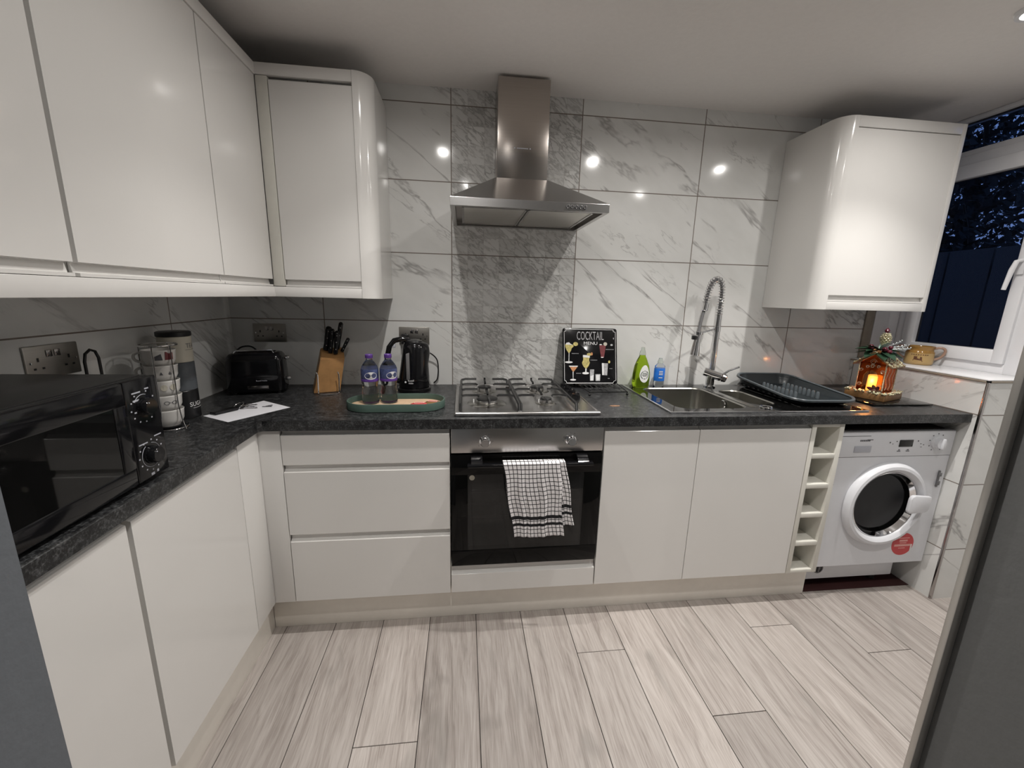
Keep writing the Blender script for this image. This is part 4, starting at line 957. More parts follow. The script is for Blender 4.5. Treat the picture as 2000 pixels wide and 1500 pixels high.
def snack(x, y, rz, lab, mat):
    t = thing('snack_pack', lab, 'snack pack', (x, y, zt + .0002), rz, 'wrapped snacks on the tray')
    b = MB(); loops = []
    for k in range(9):
        u = -1 + k / 4; h = .0065 * (1 - abs(u) ** 4) + .0006; hw = .021
        loops.append([(u * .034, -hw, h * .35 + .0001), (u * .034, 0, .0001), (u * .034, hw, h * .35 + .0001), (u * .034, hw * .6, h * 1.1), (u * .034, 0, h * 1.3 + .0002), (u * .034, -hw * .6, h * 1.1)])
    loft(b, loops); b.build('wrapper', mat, t, local=True)
    s_ = MB().box(-.020, .020, -.009, .009, .0090, .0096); s_.build('wrapper_panel', 'pink', t, local=True)
    bars_ = MB(); bars(bars_, (0, 0, .0098), (1, 0, 0), (0, 1, 0), [(-.016 + i * .0065, -.003, .005, .006) for i in range(5)], .0002); bars_.build('wrapper_print', 'red', t, local=True)
snack(-.128, -.436, R(8), 'red and white wrapped snack lying on the tray', 'red')
snack(-.076, -.410, R(-14), 'brown wrapped snack at the right end of the tray', 'gwood')

# ================================================================== PAPER, KEYS
pp = MB(); P4 = [(-.882, -.543), (-.758, -.621), (-.628, -.431), (-.775, -.324)]
pp.prism(P4, W + .0003, W + .0009, 'z'); tag(pp.build('paper_sheet', 'paper'), 'sheet of white paper lying on the corner of the worktop', 'paper')
ky = thing('key_bunch', 'bunch of keys with black fob lying on the white paper', 'keys', (-.80, -.46, W + .0012)); zk = W + .0013
f = MB().prism([(-.868, -.528), (-.842, -.540), (-.800, -.470), (-.806, -.450), (-.822, -.452), (-.836, -.462)], zk, zk + .010, 'z', bev=.002); f.build('fob', 'blackm', ky)
MB().tube([(-.812 + .017 * math.cos(a), -.440 + .017 * math.sin(a), zk + .012 + .008 * math.sin(a + .6)) for a in [2 * PI * k / 20 for k in range(20)]], .0013, 6, closed=True).build('ring', 'chrome', ky)
def key(p, a, mat, l=.052, hz=0):
    T = Matrix.Translation(Vector(p)) @ Matrix.Rotation(a, 4, 'Z'); b = MB().prism([(0, -.004), (.004, -.011), (.014, -.012), (.021, -.006), (.022, -.0035), (l, -.0035), (l + .003, 0), (l, .004), (l - .004, .0055), (l - .008, .003), (l - .012, .006), (l - .016, .004), (.022, .0035), (.021, .006), (.014, .012), (.004, .011)], 0, .0022, 'z', mat=T); b.build('key', mat, ky)
key((-.808, -.432, zk + .006), R(18), 'steelh'); key((-.800, -.442, zk + .0035), R(-6), 'chrome', .046); key((-.806, -.446, zk + .001), R(2), 'dchrome', .060); key((-.812, -.430, zk + .0085), R(40), 'dchrome', .04)
tf = MB().box(-.735, -.7, -.425, -.4215, zk, zk + .002); tf.tube([(-.722, -.424, zk + .002), (-.712, -.414, zk + .003), (-.703, -.409, zk + .003)], .002, 6); tf.build('key_clip', 'mark', ky)

# ================================================================== CANISTERS
CX, CY, CR = -.940, -.545, .0475
def canister(z0, z1, mat, lab, word, tmat, top=False):
    t = thing('storage_canister', lab, 'canister', (CX, CY, z0), 0, 'stacked kitchen canisters'); 
    MB().lathe([(0, 0), (CR - .001, 0), (CR, .001), (CR, z1 - z0 - .0025), (CR - .0015, z1 - z0 - .0005), (0, z1 - z0 - .0005)], 48, (CX, CY, z0)).build('drum', mat, t)
    if top: MB().lathe([(0, 0), (CR + .0015, 0), (CR + .002, .002), (CR + .002, .014), (CR - .002, .0165), (0, .0165)], 48, (CX, CY, z1 - .0003)).build('lid', 'blackm', t)
    az = R(2)
    text('lettering', word, (0, 0, (z0 + z1) / 2 + (.012 if top else 0)), (1, 0, 0), (0, 0, 1), .0155, tmat, t, width=.0125 * len(word), wrap=(CX, CY, CR, az))
    s_ = MB(); zc = (z0 + z1) / 2 - .014 + (.012 if top else 0)
    s_.tube([(CX + (CR + .0003) * math.cos(az + q), CY + (CR + .0003) * math.sin(az + q), zc) for q in [-.45 + .1 * k for k in range(10)]], .0006, 5); s_.build('printed_line', tmat, t)
canister(W + .0003, 1.0035, 'blackm', 'black sugar canister at the foot of the tall canister stack', 'SUGAR', 'white')
canister(1.0038, 1.1025, 'greyc', 'grey coffee canister in the middle of the tall stack', 'COFFEE', 'mark')
canister(1.1028, 1.1915, 'creamc', 'cream tea canister with black lid on top of the stack', 'TEA', 'mark', True)

# ================================================================== MUGS IN A CHROME RACK
GX, GY = -.908, -.672
rk = thing('mug_rack', 'round chrome wire rack holding the stacked white mugs', 'mug rack', (GX, GY, W + .0003)); zb = W + .0033
ring_ = lambda r_, z, n=40: [(GX + r_ * math.cos(2 * PI * k / n), GY + r_ * math.sin(2 * PI * k / n), z) for k in range(n)]
MB().tube(ring_(.050, zb), .0026, 8, closed=True).build('base_ring', 'chrome', rk)
MB().tube(ring_(.0485, 1.176), .0024, 8, closed=True).build('top_ring', 'chrome', rk)
MB().lathe([(0, 0), (.034, 0), (.034, .004), (0, .004)], 32, (GX, GY, zb + .0028)).build('base_disc', 'blackm', rk)
for a in (-75, -20, 95, 200):
    c, s_ = math.cos(R(a)), math.sin(R(a)); MB().tube([(GX + .0485 * c, GY + .0485 * s_, 1.176), (GX + .0485 * c, GY + .0485 * s_, .985), (GX + .055 * c, GY + .055 * s_, .94), (GX + .066 * c, GY + .066 * s_, W + .0023)], .0019, 8).build('upright', 'chrome', rk)
def mug(lab, z):
    t = thing('mug', lab, 'mug', (GX, GY, z), 0, 'white mugs stacked in the chrome rack')
    MB().lathe([(0, 0), (.0285, 0), (.0295, .003), (.0345, .008), (.0405, .022), (.0425, .049), (.0435, .0530), (.0425, .0545), (.0408, .0525), (.0385, .024), (.033, .012), (0, .011)], 44).build('cup', 'ceramic', t, local=True, smooth=60)
    a = R(200); hp = [(.040, .045), (.052, .046), (.063, .040), (.064, .026), (.054, .017), (.038, .016)]
    MB().tube([(r_ * math.cos(a), r_ * math.sin(a), z_) for r_, z_ in hp], .0042, 10, smooth=2).build('handle', 'ceramic', t, local=True, smooth=60)
    return t
labs = ['lowest plain white mug at the foot of the chrome rack', 'white mug printed with spectacles, second from the bottom', 'white mug with a pair of round faces, middle of the stack', 'white mug with small dark triangles, second from the top', 'white mug with dark red and black print, top of the stack']
m0 = mug(labs[0], zb + .0072); mugs = [m0] + [dup(m0, (GX, GY, zb + .0072 + .0485 * k), 0, labs[k]) for k in range(1, 5)]
def mprint(k, name, shapes, mat):
    """flat print wrapped round mug k: polygons in (angle offset deg, height)"""
    b = MB()
    for sh in shapes:
        cx_ = sum(p[0] for p in sh) / len(sh); cz_ = sum(p[1] for p in sh) / len(sh)
        def wp_(p): th = R(-42 + p[0]); r_ = .0424 + .0002 + max(0, p[1] - .035) * .05; return (r_ * math.cos(th), r_ * math.sin(th), p[1])
        for i in range(len(sh)): b.quad([wp_((cx_, cz_)), wp_(sh[i]), wp_(sh[(i + 1) % len(sh)])])
    b.build(name, mat, mugs[k], local=True)
circ = lambda cx_, cz_, ra, rz_, n=16: [(cx_ + ra * math.cos(2 * PI * q / n), cz_ + rz_ * math.sin(2 * PI * q / n)) for q in range(n)]
def ringp(cx_, cz_, ra, rz_, w_=.75):
    o = []; n = 16
    for q in range(n):
        a, b_ = 2 * PI * q / n, 2 * PI * (q + 1) / n; o.append([(cx_ + ra * math.cos(a), cz_ + rz_ * math.sin(a)), (cx_ + ra * math.cos(b_), cz_ + rz_ * math.sin(b_)), (cx_ + ra * w_ * math.cos(b_), cz_ + rz_ * w_ * math.sin(b_)), (cx_ + ra * w_ * math.cos(a), cz_ + rz_ * w_ * math.sin(a))])
    return o
mprint(1, 'spectacles_print', ringp(-12, .032, 10, .006) + ringp(16, .032, 10, .006) + [[(-2, .0325), (6, .0325), (6, .0335), (-2, .0335)]], 'mark')
mprint(2, 'round_faces_print', [circ(-14, .033, 12, .010), circ(18, .033, 12, .010)], 'creamc')
mprint(3, 'triangle_print', [[(-22, .026), (-10, .026), (-16, .036)], [(8, .026), (20, .026), (14, .036)]], 'mark')
mprint(4, 'black_print', [[(-30, .024), (-4, .024), (-8, .044), (-30, .036)]], 'mark')
mprint(4, 'red_print', [[(4, .024), (36, .024), (36, .046), (6, .050)]], 'redp')

# ================================================================== WIRE ARCH
wa = thing('wire_arch', 'black wire arch standing behind the microwave', 'wire holder', (-.995, -.80, W))
MB().tube([(-.995, -.826, W + .004), (-.995, -.826, 1.145), (-.995, -.820, 1.166), (-.995, -.804, 1.176), (-.995, -.788, 1.170), (-.995, -.780, 1.15), (-.995, -.776, W + .004)], .0038, 10).build('arch', 'iron', wa)
MB().tube([(-.995, -.855, W + .0038), (-.995, -.745, W + .0038)], .0035, 8).build('foot_bar', 'iron', wa)

# ================================================================== MICROWAVE
mw = thing('microwave', 'black microwave oven with dial controls on the left worktop', 'microwave', (-.84, -1.255, W + .0003))
MX0, MX1, MY0, MY1, MZ0, MZ1 = -1.000, -.694, -1.480, -1.030, .913, 1.150
MB().box(MX0, MX1, MY0, MY1, MZ0, MZ1, bev=.004).build('cabinet', 'micro', mw)
rb = MB()
for y in range(2): rb.box(MX0 + .03, MX1 - .004, MY0 + .02, MY1 - .02, MZ1 - .0002, MZ1 + .0016, bev=.0007) if y == 0 else None
rb.build('top_panel', 'micro', mw)
PY = -1.128
MB().box(MX1 + .0005, -.6785, PY + .001, MY1, MZ0, MZ1 - .001, bev=.003).build('control_panel', 'black', mw)
dr = MB(); fx0, fx1 = MX1 + .0005, -.677
dr.box(fx0, fx1, MY0, PY - .001, MZ1 - .052, MZ1 - .001, bev=.004); dr.box(fx0, fx1, MY0, PY - .001, MZ0, MZ0 + .042, bev=.004); dr.box(fx0, fx1, MY0, MY0 + .045, MZ0 + .04, MZ1 - .05, bev=.001); dr.box(fx0, fx1, PY - .034, PY - .001, MZ0 + .04, MZ1 - .05, bev=.001)
dm_ = dr.build('door', 'black', mw)
MB().box(fx0 + .004, fx1 - .0015, MY0 + .044, PY - .033, MZ0 + .041, MZ1 - .051).build('door_window', 'mwglass', dm_)
MB().box(fx0 + .0005, fx0 + .003, MY0 + .044, PY - .033, MZ0 + .041, MZ1 - .051).build('perforated_screen', 'mark', dm_)
for z in (.955, 1.072):
    k = MB().lathe([(0, 0), (.0215, 0), (.0205, .004), (.0185, .016), (.017, .018), (0, .018)], 32, (-.6782, -1.080, z + .012), 'x'); k.build('dial', 'black', mw)
    b = MB(); a0 = 2.1 if z < 1 else 1.2
    arcp = [(-.6780, -1.080 + .0285 * math.cos(q), z + .012 + .0285 * math.sin(q)) for q in [a0 + (5.6 if z < 1 else 1.4) * i / 40 for i in range(41)]]; b.tube(arcp, .0006, 4)
    for i in range(12):
        q = a0 + 5.6 * i / 11; c = Vector((-.6783, -1.080 + .036 * math.cos(q), z + .012 + .036 * math.sin(q))); b.box(-.6784, -.6780, c.y - .0018, c.y + .0018, c.z - .0016, c.z + .0016)
    b.ball((-.6600, -1.088, z + .022), .0016, n=8); b.build('dial_marks', 'wmgrey', mw)
for y, z, w_, h_ in ((-1.108, 1.118, .022, .003), (-1.108, 1.100, .018, .004), (-1.070, 1.122, .012, .003), (-1.112, .998, .026, .0025), (-1.064, 1.006, .022, .0025), (-1.108, 1.074, .006, .003), (-1.090, .918, .010, .006), (-1.072, .920, .006, .006)): MB().box(-.6784, -.6779, y, y + w_, z, z + h_).build('printed_mark', 'wmgrey', mw)
for x in (-.96, -.73):
    for y in (-1.43, -1.08): MB().cyl((x, y, W + .0004), (x, y, MZ0), .012, .014, 14).build('foot', 'blackm', mw)

# ================================================================== COCKTAIL SIGN ON A BLACK WIRE TRIVET
tv = thing('wire_trivet', 'low black wire rack with ball feet lying under the cocktail sign', 'wire rack', (.745, -.14, W + .0003)); zt = W + .018
b = MB(); c4 = [(.640, -.262, zt), (.828, -.252, zt), (.852, -.018, zt), (.630, -.022, zt)]
b.tube(c4, .0028, 8, closed=True)
for k in range(1, 8):
    f = k / 8; p = Vector(c4[0]).lerp(Vector(c4[1]), f); q = Vector(c4[3]).lerp(Vector(c4[2]), f); b.tube([p, q], .0018, 6)
for f in (.35, .7):
    p = Vector(c4[0]).lerp(Vector(c4[3]), f); q = Vector(c4[1]).lerp(Vector(c4[2]), f); b.tube([p, q], .002, 6)
for cx_, cy_ in ((.795, -.10), (.805, -.17)): b.tube([(cx_ + .016 * math.cos(2 * PI * k / 20), cy_ + .016 * math.sin(2 * PI * k / 20), zt + .0035) for k in range(20)], .0016, 6, closed=True)
b.build('wire_grid', 'iron', tv)
for p in c4: MB().tube([(p[0], p[1], zt), (p[0], p[1], W + .010)], .0025, 8).ball((p[0], p[1], W + .0075), .0068, n=12).build('ball_foot', 'iron', tv)

SW, SH_ = .287, .286
sg = thing('cocktail_sign', 'square black metal cocktail menu sign leaning on the tiled wall', 'sign', (.695, -.092, zt + .0045))
Us = Vector((0, .070, .277)).normalized(); Xs = Vector((1, 0, 0)); Ns = Xs.cross(Us); O0 = Vector((.695, -.092, zt + .0045))
TS = Matrix.Identity(4)
for i, v in enumerate((Xs, Us, Ns)):
    for j in range(3): TS[j][i] = v[j]
TS.translation = O0
o_ = stadium(SW, SH_, .012, 6)
MB().prism([(p[0], p[1] + SH_ / 2) for p in o_], -.006, 0, 'z', bev=.0015, mat=TS).build('plate', 'black', sg, label='black enamelled plate with rounded corners')
S = lambda X, Y: ((X - 150) / 910 * SW - SW / 2, (1090 - Y) / 925 * SH_)
def sp_(mb, pts, h=.0006):
    q = [S(*p) for p in pts]; mb.quad([TS @ Vector((a, c, h)) for a, c in q][::-1] if area2(q) < 0 else [TS @ Vector((a, c, h)) for a, c in q])
def area2(q): return sum(q[i][0] * q[(i + 1) % len(q)][1] - q[(i + 1) % len(q)][0] * q[i][1] for i in range(len(q)))
def ell(cx_, cy_, rx_, ry_, n=18): return [(cx_ + rx_ * math.cos(2 * PI * k / n), cy_ + ry_ * math.sin(2 * PI * k / n)) for k in range(n)]
def line(mb, pts, w_, h=.0006):
    for a, c in zip(pts, pts[1:]):
        d = Vector((c[0] - a[0], c[1] - a[1])).normalized(); n_ = Vector((-d.y, d.x)) * w_ / 2; sp_(mb, [(a[0] + n_.x, a[1] + n_.y), (c[0] + n_.x, c[1] + n_.y), (c[0] - n_.x, c[1] - n_.y), (a[0] - n_.x, a[1] - n_.y)], h)
bd = MB(); line(bd, [(215, 185), (1000, 185)], 7); line(bd, [(1000, 185), (1000, 215), (1035, 225)], 6); line(bd, [(1035, 225), (1035, 1030)], 6); line(bd, [(1035, 1030), (1000, 1045), (985, 1075)], 6); line(bd, [(985, 1076), (215, 1076)], 11); line(bd, [(215, 1076), (205, 1045), (178, 1030)], 6); line(bd, [(178, 1030), (178, 225)], 6); line(bd, [(178, 225), (205, 215), (215, 185)], 6)
bd.build('white_border', 'white', sg)
text('lettering', 'COCKTAIL', TS @ Vector((S(612, 290)[0], S(612, 290)[1], 0)), Xs, Us, 140 / 925 * SH_, 'greyp', sg, width=450 / 910 * SW, ext=.0007)
text('lettering', 'MENU', TS @ Vector((S(615, 415)[0], S(615, 415)[1], 0)), Xs, Us, 50 / 925 * SH_, 'white', sg, width=225 / 910 * SW, ext=.0007)
def drink(lab, mat, body, white=(), extra=()):
    b = MB()
    for q in body: sp_(b, q)
    o = b.build('drink_picture', mat, sg, label=lab)
    if white:
        for q in white: b = MB(); sp_(b, q, .0009); b.build('glass_print', 'white', o)
    for q, mt in extra: b = MB(); sp_(b, q, .0011); b.build('garnish_print', mt, o)
drink('yellow cocktail in a wide stemmed glass', 'yellow', [[(192, 440), (325, 440), (335, 470), (300, 500), (290, 540), (262, 578), (245, 578), (215, 530), (195, 480)]], [[(195, 440), (215, 410), (255, 402), (285, 430), (320, 445)], [(250, 578), (260, 578), (257, 715), (246, 715)], ell(250, 732, 64, 17)], [(ell(365, 430, 40, 34), 'yellow')])
drink('orange cocktail in a martini glass', 'orange', [[(262, 805), (396, 805), (330, 888), (315, 888)]], [[(250, 790), (402, 790), (392, 808), (260, 808)], [(312, 888), (326, 888), (323, 1005), (316, 1005)], ell(318, 1022, 50, 15)])
drink('pale yellow cocktail in a curved glass', 'yellow', [[(488, 640), (598, 640), (585, 690), (600, 740), (580, 790), (545, 835), (525, 835), (485, 790), (468, 740), (490, 690)]], [[(485, 610), (600, 615), (600, 655), (485, 650)], [(522, 835), (545, 835), (540, 895), (520, 895)], ell(527, 912, 56, 20)], [(ell(590, 600, 40, 24), 'yellow'), (ell(632, 592, 18, 26), 'orange')])
drink('dark red cocktail in a tall glass', 'redp', [[(760, 445), (872, 445), (838, 650), (788, 650)]], [ell(785, 435, 22, 9), [(785, 640), (832, 640), (826, 656), (790, 656)]], [(ell(862, 425, 32, 30), 'creamc')])
drink('grey cocktail shaker cup', 'greyp', [[(800, 742), (905, 748), (888, 948), (805, 942)]], [[(802, 742), (835, 744), (832, 944), (806, 942)]], [(ell(925, 722, 18, 24), 'yellow')])
drink('tall glass of white drink', 'greyp', [[(600, 850), (670, 850), (660, 1038), (600, 1038)]], [[(604, 960), (660, 940), (655, 1030), (604, 1034)]])
drink('short glass of white drink', 'greyp', [[(690, 928), (776, 928), (766, 1042), (692, 1042)]], [[(700, 945), (762, 940), (757, 1020), (705, 1030)]])
b = MB()
for x0_, x1_, y_ in ((300, 420, 588), (610, 745, 695), (370, 458, 915), (872, 1012, 516), (930, 990, 835), (900, 950, 1000)):
    for i in range(int((x1_ - x0_) / 17)): sp_(b, [(x0_ + i * 17, y_ - 5), (x0_ + i * 17 + 11, y_ - 6), (x0_ + i * 17 + 11, y_ + 5), (x0_ + i * 17, y_ + 5)])
sp_(b, ell(970, 440, 22, 18, 7)); sp_(b, ell(1003, 330, 8, 18, 6)); b.build('small_print', 'greyp', sg)

# ================================================================== SOAP BOTTLES
def flat_bottle(loops_, n=32):
    b = MB(); loft(b, [[(a * math.cos(2 * PI * k / n) + ox, c * math.sin(2 * PI * k / n), z) for k in range(n)] for z, a, c, ox in loops_]); return b
gs = thing('washing_up_liquid', 'green washing-up liquid bottle with round white label', 'bottle', (.968, -.079, W + .0070), R(12))
flat_bottle([(0, .044, .026, 0), (.004, .048, .029, 0), (.03, .050, .030, 0), (.07, .049, .029, 0), (.11, .041, .026, -.001), (.14, .028, .020, -.002), (.158, .018, .015, -.002), (.166, .015, .014, -.002)]).build('bottle_body', 'greensoap', gs, local=True, smooth=60)
flat_bottle([(.1665, .016, .015, -.002), (.172, .0165, .0155, -.002), (.184, .014, .013, -.002), (.192, .010, .010, -.002), (.203, .009, .009, -.002), (.205, .007, .007, -.002)]).build('cap', 'clearcap', gs, local=True)
def onb(x, z): k = min(1, max(0, (z - .07) / .04)); a_, c_ = .0498 - .008 * k, .0298 - .003 * k; th = -PI / 2 + x / .040; return (a_ * math.cos(th) * 1.01, c_ * math.sin(th) * 1.03, z)
b = MB()
O = [(.024 * math.cos(t), .042 * math.sin(t) * (1 if math.sin(t) < 0 else 1.15)) for t in [2 * PI * k / 28 for k in range(28)]]
for k in range(28): b.quad([onb(0, .068), onb(O[k][0], .068 + O[k][1]), onb(O[(k + 1) % 28][0], .068 + O[(k + 1) % 28][1])])
b.build('white_label', 'white', gs, local=True)
b = MB(); 
def onb2(x, z): p = onb(x, z); return (p[0] * 1.012, p[1] * 1.02, p[2])
for r0_, r1_ in ((.0190, .0165),):
    for k in range(28):
        a_, c_ = 2 * PI * k / 28, 2 * PI * (k + 1) / 28
        if k in (5, 8, 19, 22): continue
        b.quad([onb2(r0_ * math.cos(a_), .066 + r0_ * 1.15 * math.sin(a_)), onb2(r0_ * math.cos(c_), .066 + r0_ * 1.15 * math.sin(c_)), onb2(r1_ * math.cos(c_), .066 + r1_ * 1.15 * math.sin(c_)), onb2(r1_ * math.cos(a_), .066 + r1_ * 1.15 * math.sin(a_))])
for zz, ww in ((.073, .010), (.066, .012), (.059, .009)): b.quad([onb2(-ww, zz), onb2(0, zz), onb2(ww, zz), onb2(ww, zz + .0025), onb2(0, zz + .0025), onb2(-ww, zz + .0025)])
b.build('label_print', 'leaf', gs, local=True)
bs = thing('soap_bottle', 'small clear bottle with blue label beside the green bottle', 'bottle', (1.075, -.0625, W + .0070), R(-6))
flat_bottle([(0, .026, .018, 0), (.003, .028, .020, 0), (.08, .028, .020, 0), (.105, .0265, .0185, 0), (.116, .018, .015, 0), (.120, .012, .011, 0)]).build('bottle_body', 'pet', bs, local=True, smooth=60)
flat_bottle([(.1205, .014, .014, 0), (.128, .014, .014, 0), (.140, .010, .010, 0), (.147, .009, .009, 0)]).build('cap', 'clearcap', bs, local=True)
b = flat_bottle([(.028, .0283, .0203, 0), (.030, .0286, .0206, 0), (.093, .0286, .0206, 0), (.095, .0276, .0196, 0)]); b.build('blue_label', 'blueliq', bs, local=True)
b = MB()
for zz in (.078, .070, .062, .045): b.quad([(-.010, -.0222, zz), (.010, -.0222, zz), (.010, -.0222, zz + .0035), (-.010, -.0222, zz + .0035)])
b.build('label_print', 'white', bs, local=True)

# ================================================================== DISH RACK
dk = thing('dish_rack', 'dark grey plastic dish draining rack on the sink drainer', 'dish rack', (1.658, -.272, W + .0092), R(-2)); dk.scale = (.89, .90, 1)
def rk_loop(L, Wd, r_, zf, dz=0):
    out = []
    for x, y in stadium(L, Wd, r_, 8):
        out.append((x, y, zf(x, y) + dz))
    return out
zr = lambda x, y: .038 + .011 * (y / .25) + .012 * max(0, y / .25) ** 2 - .004 * math.cos(x * 9)
b = MB(); n_ = 8
loops = [rk_loop(.300, .455, .05, lambda x, y: .006), rk_loop(.318, .475, .06, lambda x, y: .012), rk_loop(.335, .495, .075, lambda x, y: zr(x, y) * .7), rk_loop(.350, .510, .085, zr), rk_loop(.368, .528, .09, zr, .002), rk_loop(.372, .532, .09, zr, -.004), rk_loop(.364, .524, .088, zr, -.006), rk_loop(.346, .506, .082, zr, -.007), rk_loop(.330, .490, .072, lambda x, y: zr(x, y) * .65), rk_loop(.312, .468, .058, lambda x, y: .009), rk_loop(.296, .452, .05, lambda x, y: .0035)]
loft(b, loops, cap0=True, cap1=True); b.build('tray', 'slate', dk, local=True, smooth=45)
lp = MB(); loops = [rk_loop(.346, .506, .083, zr, .0022), rk_loop(.352, .512, .085, zr, .0055), rk_loop(.368, .528, .09, zr, .0050), rk_loop(.371, .531, .09, zr, .0022)]; loft(lp, loops, cap0=False, cap1=False); lp.build('rim', 'slatel', dk, local=True)
for j, x in enumerate((-.060, .065)):
    for k in range(9):
        y = .115 - k * .030; MB().lathe([(0, 0), (.0095, 0), (.0085, .026), (.006, .032), (0, .034)], 14, (x - .010 + (.0 if j else 0), y, .0064)).build('prong', 'slatel', dk, local=True)
sl = MB()
for k in range(9):
    y = .17 - k * .042; sl.box(-.1765, -.1640, y, y + .018, .016, .021, mat=None)
sl.build('side_slots', 'blackm', dk, local=True)
for sx in (-1, 1):
    for sy in (-1, 1): MB().cyl((sx * .12, sy * .19, .0), (sx * .12, sy * .19, .0058), .010, n=12).build('foot', 'blackm', dk, local=True)

# ================================================================== MAT, LANTERN
b = MB().box(1.905, 2.218, -.476, -.120, W + .0026, W + .0085, bev=.0015)
for x in (1.93, 2.19):
    for y in (-.45, -.15): b.cyl((x, y, W + .0003), (x, y, W + .0027), .007, n=10)
tag(b.build('worktop_saver', 'blackglass'), 'thin black glass worktop saver under the candle lantern', 'worktop saver')
LA = -1.22; LC = (2.050, -.335); zb0 = W + .0090
ln = thing('candle_lantern', 'amber glass house-shaped lantern with lit candle and festive greenery', 'lantern', (LC[0], LC[1], zb0), LA); ln.scale = (1.05, 1.05, 1.05)
lw, ld = .078, .082       # half sizes of the base; local front (arch) faces -y, its side face towards +x
MB().box(-lw, lw, -ld, ld, 0, .030, bev=.004).build('wooden_base', 'gwood', ln, local=True)
b = MB(); rnd = random.Random(5)
for k in range(210):
    sd = k % 4; u = rnd.uniform(-1, 1); p = [(u * lw, -ld), (lw, u * ld), (u * lw, ld), (-lw, u * ld)][sd]; e = rnd.uniform(-.012, .004)
    n_ = [(0, -1), (1, 0), (0, 1), (-1, 0)][sd]; b.ball((p[0] + n_[0] * e, p[1] + n_[1] * e, .0315 + rnd.uniform(0, .007)), rnd.uniform(.0025, .0055), n=6)
b.build('glitter_edging', 'gold', ln, local=True, kind='stuff')
hw, hd2, ez, az_ = .050, .052, .165, .205     # glass house walls
def panel(pts, y0_, y1_): return MB().prism(pts, y0_, y1_, 'y')
g = MB(); g.prism([(-hw, .030), (-.028, .030), (-.028, .105), (-.018, .122), (0, .130), (.018, .122), (.028, .105), (.028, .030), (hw, .030), (hw, ez), (0, az_), (-hw, ez)], -hd2, -hd2 + .004, 'y')
g.prism([(-hw, .030), (hw, .030), (hw, ez), (0, az_), (-hw, ez)], hd2 - .004, hd2, 'y')
g.box(-hw, -hw + .004, -hd2 + .0045, hd2 - .0045, .030, ez); g.box(hw - .004, hw, -hd2 + .0045, hd2 - .0045, .030, ez); g.build('glass_walls', 'amber', ln, local=True)
b = MB()
for x in (-hw, hw):
    for y in (-hd2, hd2): b.tube([(x, y, .030), (x, y, ez)], .0028, 8)
b.tube([(-hw, -hd2, ez), (0, -hd2, az_), (hw, -hd2, ez)], .003, 8); b.tube([(hw, -hd2, ez), (hw, hd2, ez)], .0028, 8)
for cx_, cz_, r_ in ((0, .170, .013), (0, .150, .009), (-.040, .128, .008), (-.038, .062, .009), (.040, .128, .008), (.038, .062, .008), (-.018, .145, .007), (.022, .150, .007)):
    b.tube([(cx_ + r_ * (1 - k / 34) * math.cos(k * .42), -hd2 - .0015, cz_ + r_ * (1 - k / 40) * math.sin(k * .42)) for k in range(24)], .0009, 5)
for yy in (-.03, 0, .03): b.tube([(hw + .0015, yy + .008 * math.sin(k * .8), .045 + k * .009) for k in range(13)], .0009, 5)
b.build('wire_scrolls', 'gold', ln, local=True)
MB().cyl((0, -.006, .0305), (0, -.006, .105), .027, .026, 28, bev=.003).build('candle', 'candle', ln, local=True)
MB().ball((0, -.022, .093), .008, (1, 1, 1.5), n=12).build('candle_flame', 'flame', ln, local=True)
rf = MB()
for s_ in (-1, 1):
    pts = [(0, az_ + .004), (s_ * (hw + .022), ez - .016), (s_ * (hw + .022), ez - .010), (0, az_ + .011)]
    rf.prism(pts, -hd2 - .014, hd2 + .014, 'y')
ro = rf.build('roof', 'gwood', ln, local=True)
b = MB(); rnd = random.Random(9)
for k in range(420):
    s_ = -1 if k % 2 else 1; u = rnd.random(); y = rnd.uniform(-hd2 - .016, hd2 + .016); b.ball((s_ * u * (hw + .024), y, az_ + .012 - u * (az_ - ez + .024) + rnd.uniform(-.001, .003)), rnd.uniform(.002, .0046), n=6)
b.build('roof_glitter', 'gold', ro, local=True, kind='stuff')
def leaf(c, d, ln_, wd, up=(0, 0, 1)):
    c = Vector(c); d = Vector(d).normalized(); s_ = d.cross(Vector(up)).normalized() * wd; u_ = s_.cross(d).normalized() * wd * .35; b = MB(); N = 6; L_ = []; Rr = []; C = []
    for k in range(N + 1):
        f = k / N; wv = math.sin(PI * min(1, f * 1.02)) ** .8; p = c + d * ln_ * f + Vector((0, 0, -.12 * ln_ * f * f)); L_.append(p + s_ * wv + u_ * wv); Rr.append(p - s_ * wv + u_ * wv); C.append(p)
    for k in range(N): b.quad([C[k], C[k + 1], L_[k + 1], L_[k]]); b.quad([C[k + 1], C[k], Rr[k], Rr[k + 1]])
    return b
T0 = Vector((0, -.02, az_ + .014))
for d, l_, w__, mt in (((-.2, -1, -.25), .07, .02, 'leaf'), ((1, .2, -.2), .07, .018, 'leaf'), ((-1, -.3, -.1), .07, .018, 'leaf'), ((.4, -.8, .3), .05, .013, 'leaf'), ((.9, -.5, -.25), .075, .018, 'leaf'), ((.7, -.9, -.35), .070, .018, 'leaf'), ((-.8, -.6, .15), .075, .017, 'leaf'), ((-.9, .1, .25), .065, .015, 'leaf'), ((-.3, -1, .1), .06, .016, 'leaf'), ((.2, .4, .8), .05, .013, 'leafl'), ((.5, -.2, .6), .055, .012, 'leafl'), ((.9, .5, .1), .07, .016, 'leaf'), ((-.6, -.6, .5), .05, .013, 'leaf')):
    leaf(T0, d, l_ * 1.25, w__ * 1.3).build('leaf', mt, ln, local=True)
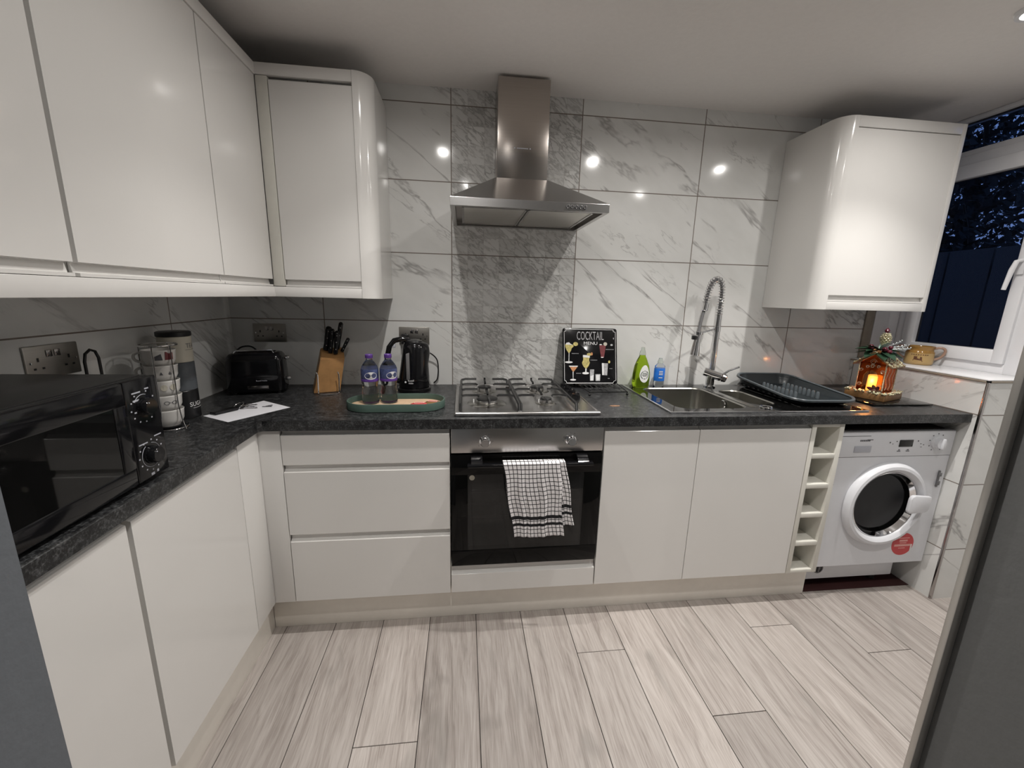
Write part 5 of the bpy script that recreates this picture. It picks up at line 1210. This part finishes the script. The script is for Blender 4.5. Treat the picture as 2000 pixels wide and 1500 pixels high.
for c, r_ in (((-.030, -.030, .235), .011), ((-.018, -.042, .228), .008), ((.024, -.034, .228), .011), ((.040, -.028, .219), .010), ((.034, -.010, .236), .009)): MB().ball(c, r_, n=14).build('berry', 'berry', ln, local=True)
for c in ((-.004, -.048, .218), (.010, -.050, .216)): MB().ball(c, .010, n=14).build('bauble', 'orange', ln, local=True)
b = MB()
for k in range(8):
    z = .246 + k * .0072; r_ = .017 * math.sin(PI * (k + 1.4) / 10.5); n_ = 9
    for q in range(n_):
        a = 2 * PI * (q + .5 * (k % 2)) / n_; b.ball((.004 + r_ * math.cos(a), .004 + r_ * math.sin(a), z), .0062, (1, 1, .55), n=6)
b.lathe([(0, 0), (.014, .004), (.012, .04), (0, .055)], 12, (.004, .004, .240)); b.build('gilded_cone', 'gold', ln, local=True)
MB().lathe([(0, 0), (.007, .002), (.010, .010), (.004, .020), (0, .024)], 14, (.004, .004, .300)).build('cone_tip', 'berry', ln, local=True)
for k, (dx, dy, dz) in enumerate(((.9, .9, .35), (.7, 1.2, .32), (1.1, .8, .22), (.5, 1.1, .55), (.9, 1.2, .1))):
    d = Vector((dx, dy, dz)).normalized() * .105; b = MB().tube([T0, T0 + d * .5 + Vector((0, 0, .004)), T0 + d], .0013, 6)
    for f in (.6, .75, .9, 1.0): b.ball(T0 + d * f + Vector((0, 0, .005)), .0028, n=6)
    b.build('silver_twig', 'silver', ln, local=True)
st_ = Vector((.030, -.066, .040))
for a in range(0, 360, 52):
    d = (math.cos(R(a)) * .9, -.3, math.sin(R(a)) * .9 + .2); leaf(st_, d, .036, .008, (0, 1, 0)).build('dark_petal', 'berry' if a % 104 else 'cone', ln, local=True)
MB().ball(st_ + Vector((0, -.004, 0)), .010, n=12).build('pine_cone', 'cone', ln, local=True)
cl = bpy.data.lights.new('candle_light', 'POINT'); cl.energy = .22; cl.color = (1, .42, .12); cl.shadow_soft_size = .010
co = bpy.data.objects.new('candle_light', cl); COL.objects.link(co); co.location = Matrix.Translation((LC[0], LC[1], zb0)) @ Matrix.Rotation(LA, 4, 'Z') @ Vector((0, -.044, .085))

# ================================================================== TWO-HANDLED MUG ON THE SILL
cp = thing('loving_cup', 'brown two-handled pottery mug standing on the window sill', 'mug', (2.405, -.222, 1.0598), R(-51)); cp.scale = (1.08, 1.08, 1.08)
MB().lathe([(0, 0), (.047, 0), (.051, .004), (.0525, .012), (.0515, .056), (.0, .056)], 44).build('lower_body', 'tan', cp, local=True, smooth=60)
MB().lathe([(.0516, .0562), (.0512, .060), (.0470, .066), (.0465, .071), (.0495, .080), (.0510, .086), (.0490, .0875), (.0465, .084), (.0430, .070), (.0465, .0575)], 44, close=True).build('glazed_rim', 'ochre', cp, local=True, smooth=60)
for s_ in (-1, 1):
    hp = [(.046, .078), (.066, .086), (.083, .078), (.082, .056), (.070, .036), (.050, .026)]
    MB().tube([(s_ * x, 0, z) for x, z in hp], .0055, 12, smooth=2).build('handle', 'pinkish', cp, local=True, smooth=60)
b = MB()
def onc(x, z): th = -PI / 2 + x / .052; return (.0529 * math.cos(th), .0529 * math.sin(th), z)
for q in ([(-.020, .020), (.014, .016), (.014, .021), (-.020, .025)], [(-.018, .025), (-.006, .024), (-.006, .040), (-.018, .041)], [(.002, .023), (.012, .021), (.010, .038), (.004, .040)], [(-.006, .024), (.002, .023), (.002, .030), (-.006, .032)]):
    b.quad([onc(*p) for p in q])
for i in range(8): x = -.030 + i * .008; b.quad([onc(x, .047), onc(x + .005, .047), onc(x + .005, .051), onc(x, .051)])
b.build('printed_scene', 'cone', cp, local=True)

# small orange-brown fleck on the worktop
b = MB().prism([(.672, -.440), (.690, -.452), (.716, -.446), (.722, -.434), (.704, -.428), (.684, -.430)], W + .0002, W + .0012, 'z', bev=.0002)
tag(b.build('orange_fleck', 'fleck_col'), 'small flat orange-brown scrap lying on the worktop right of hob', 'patch')
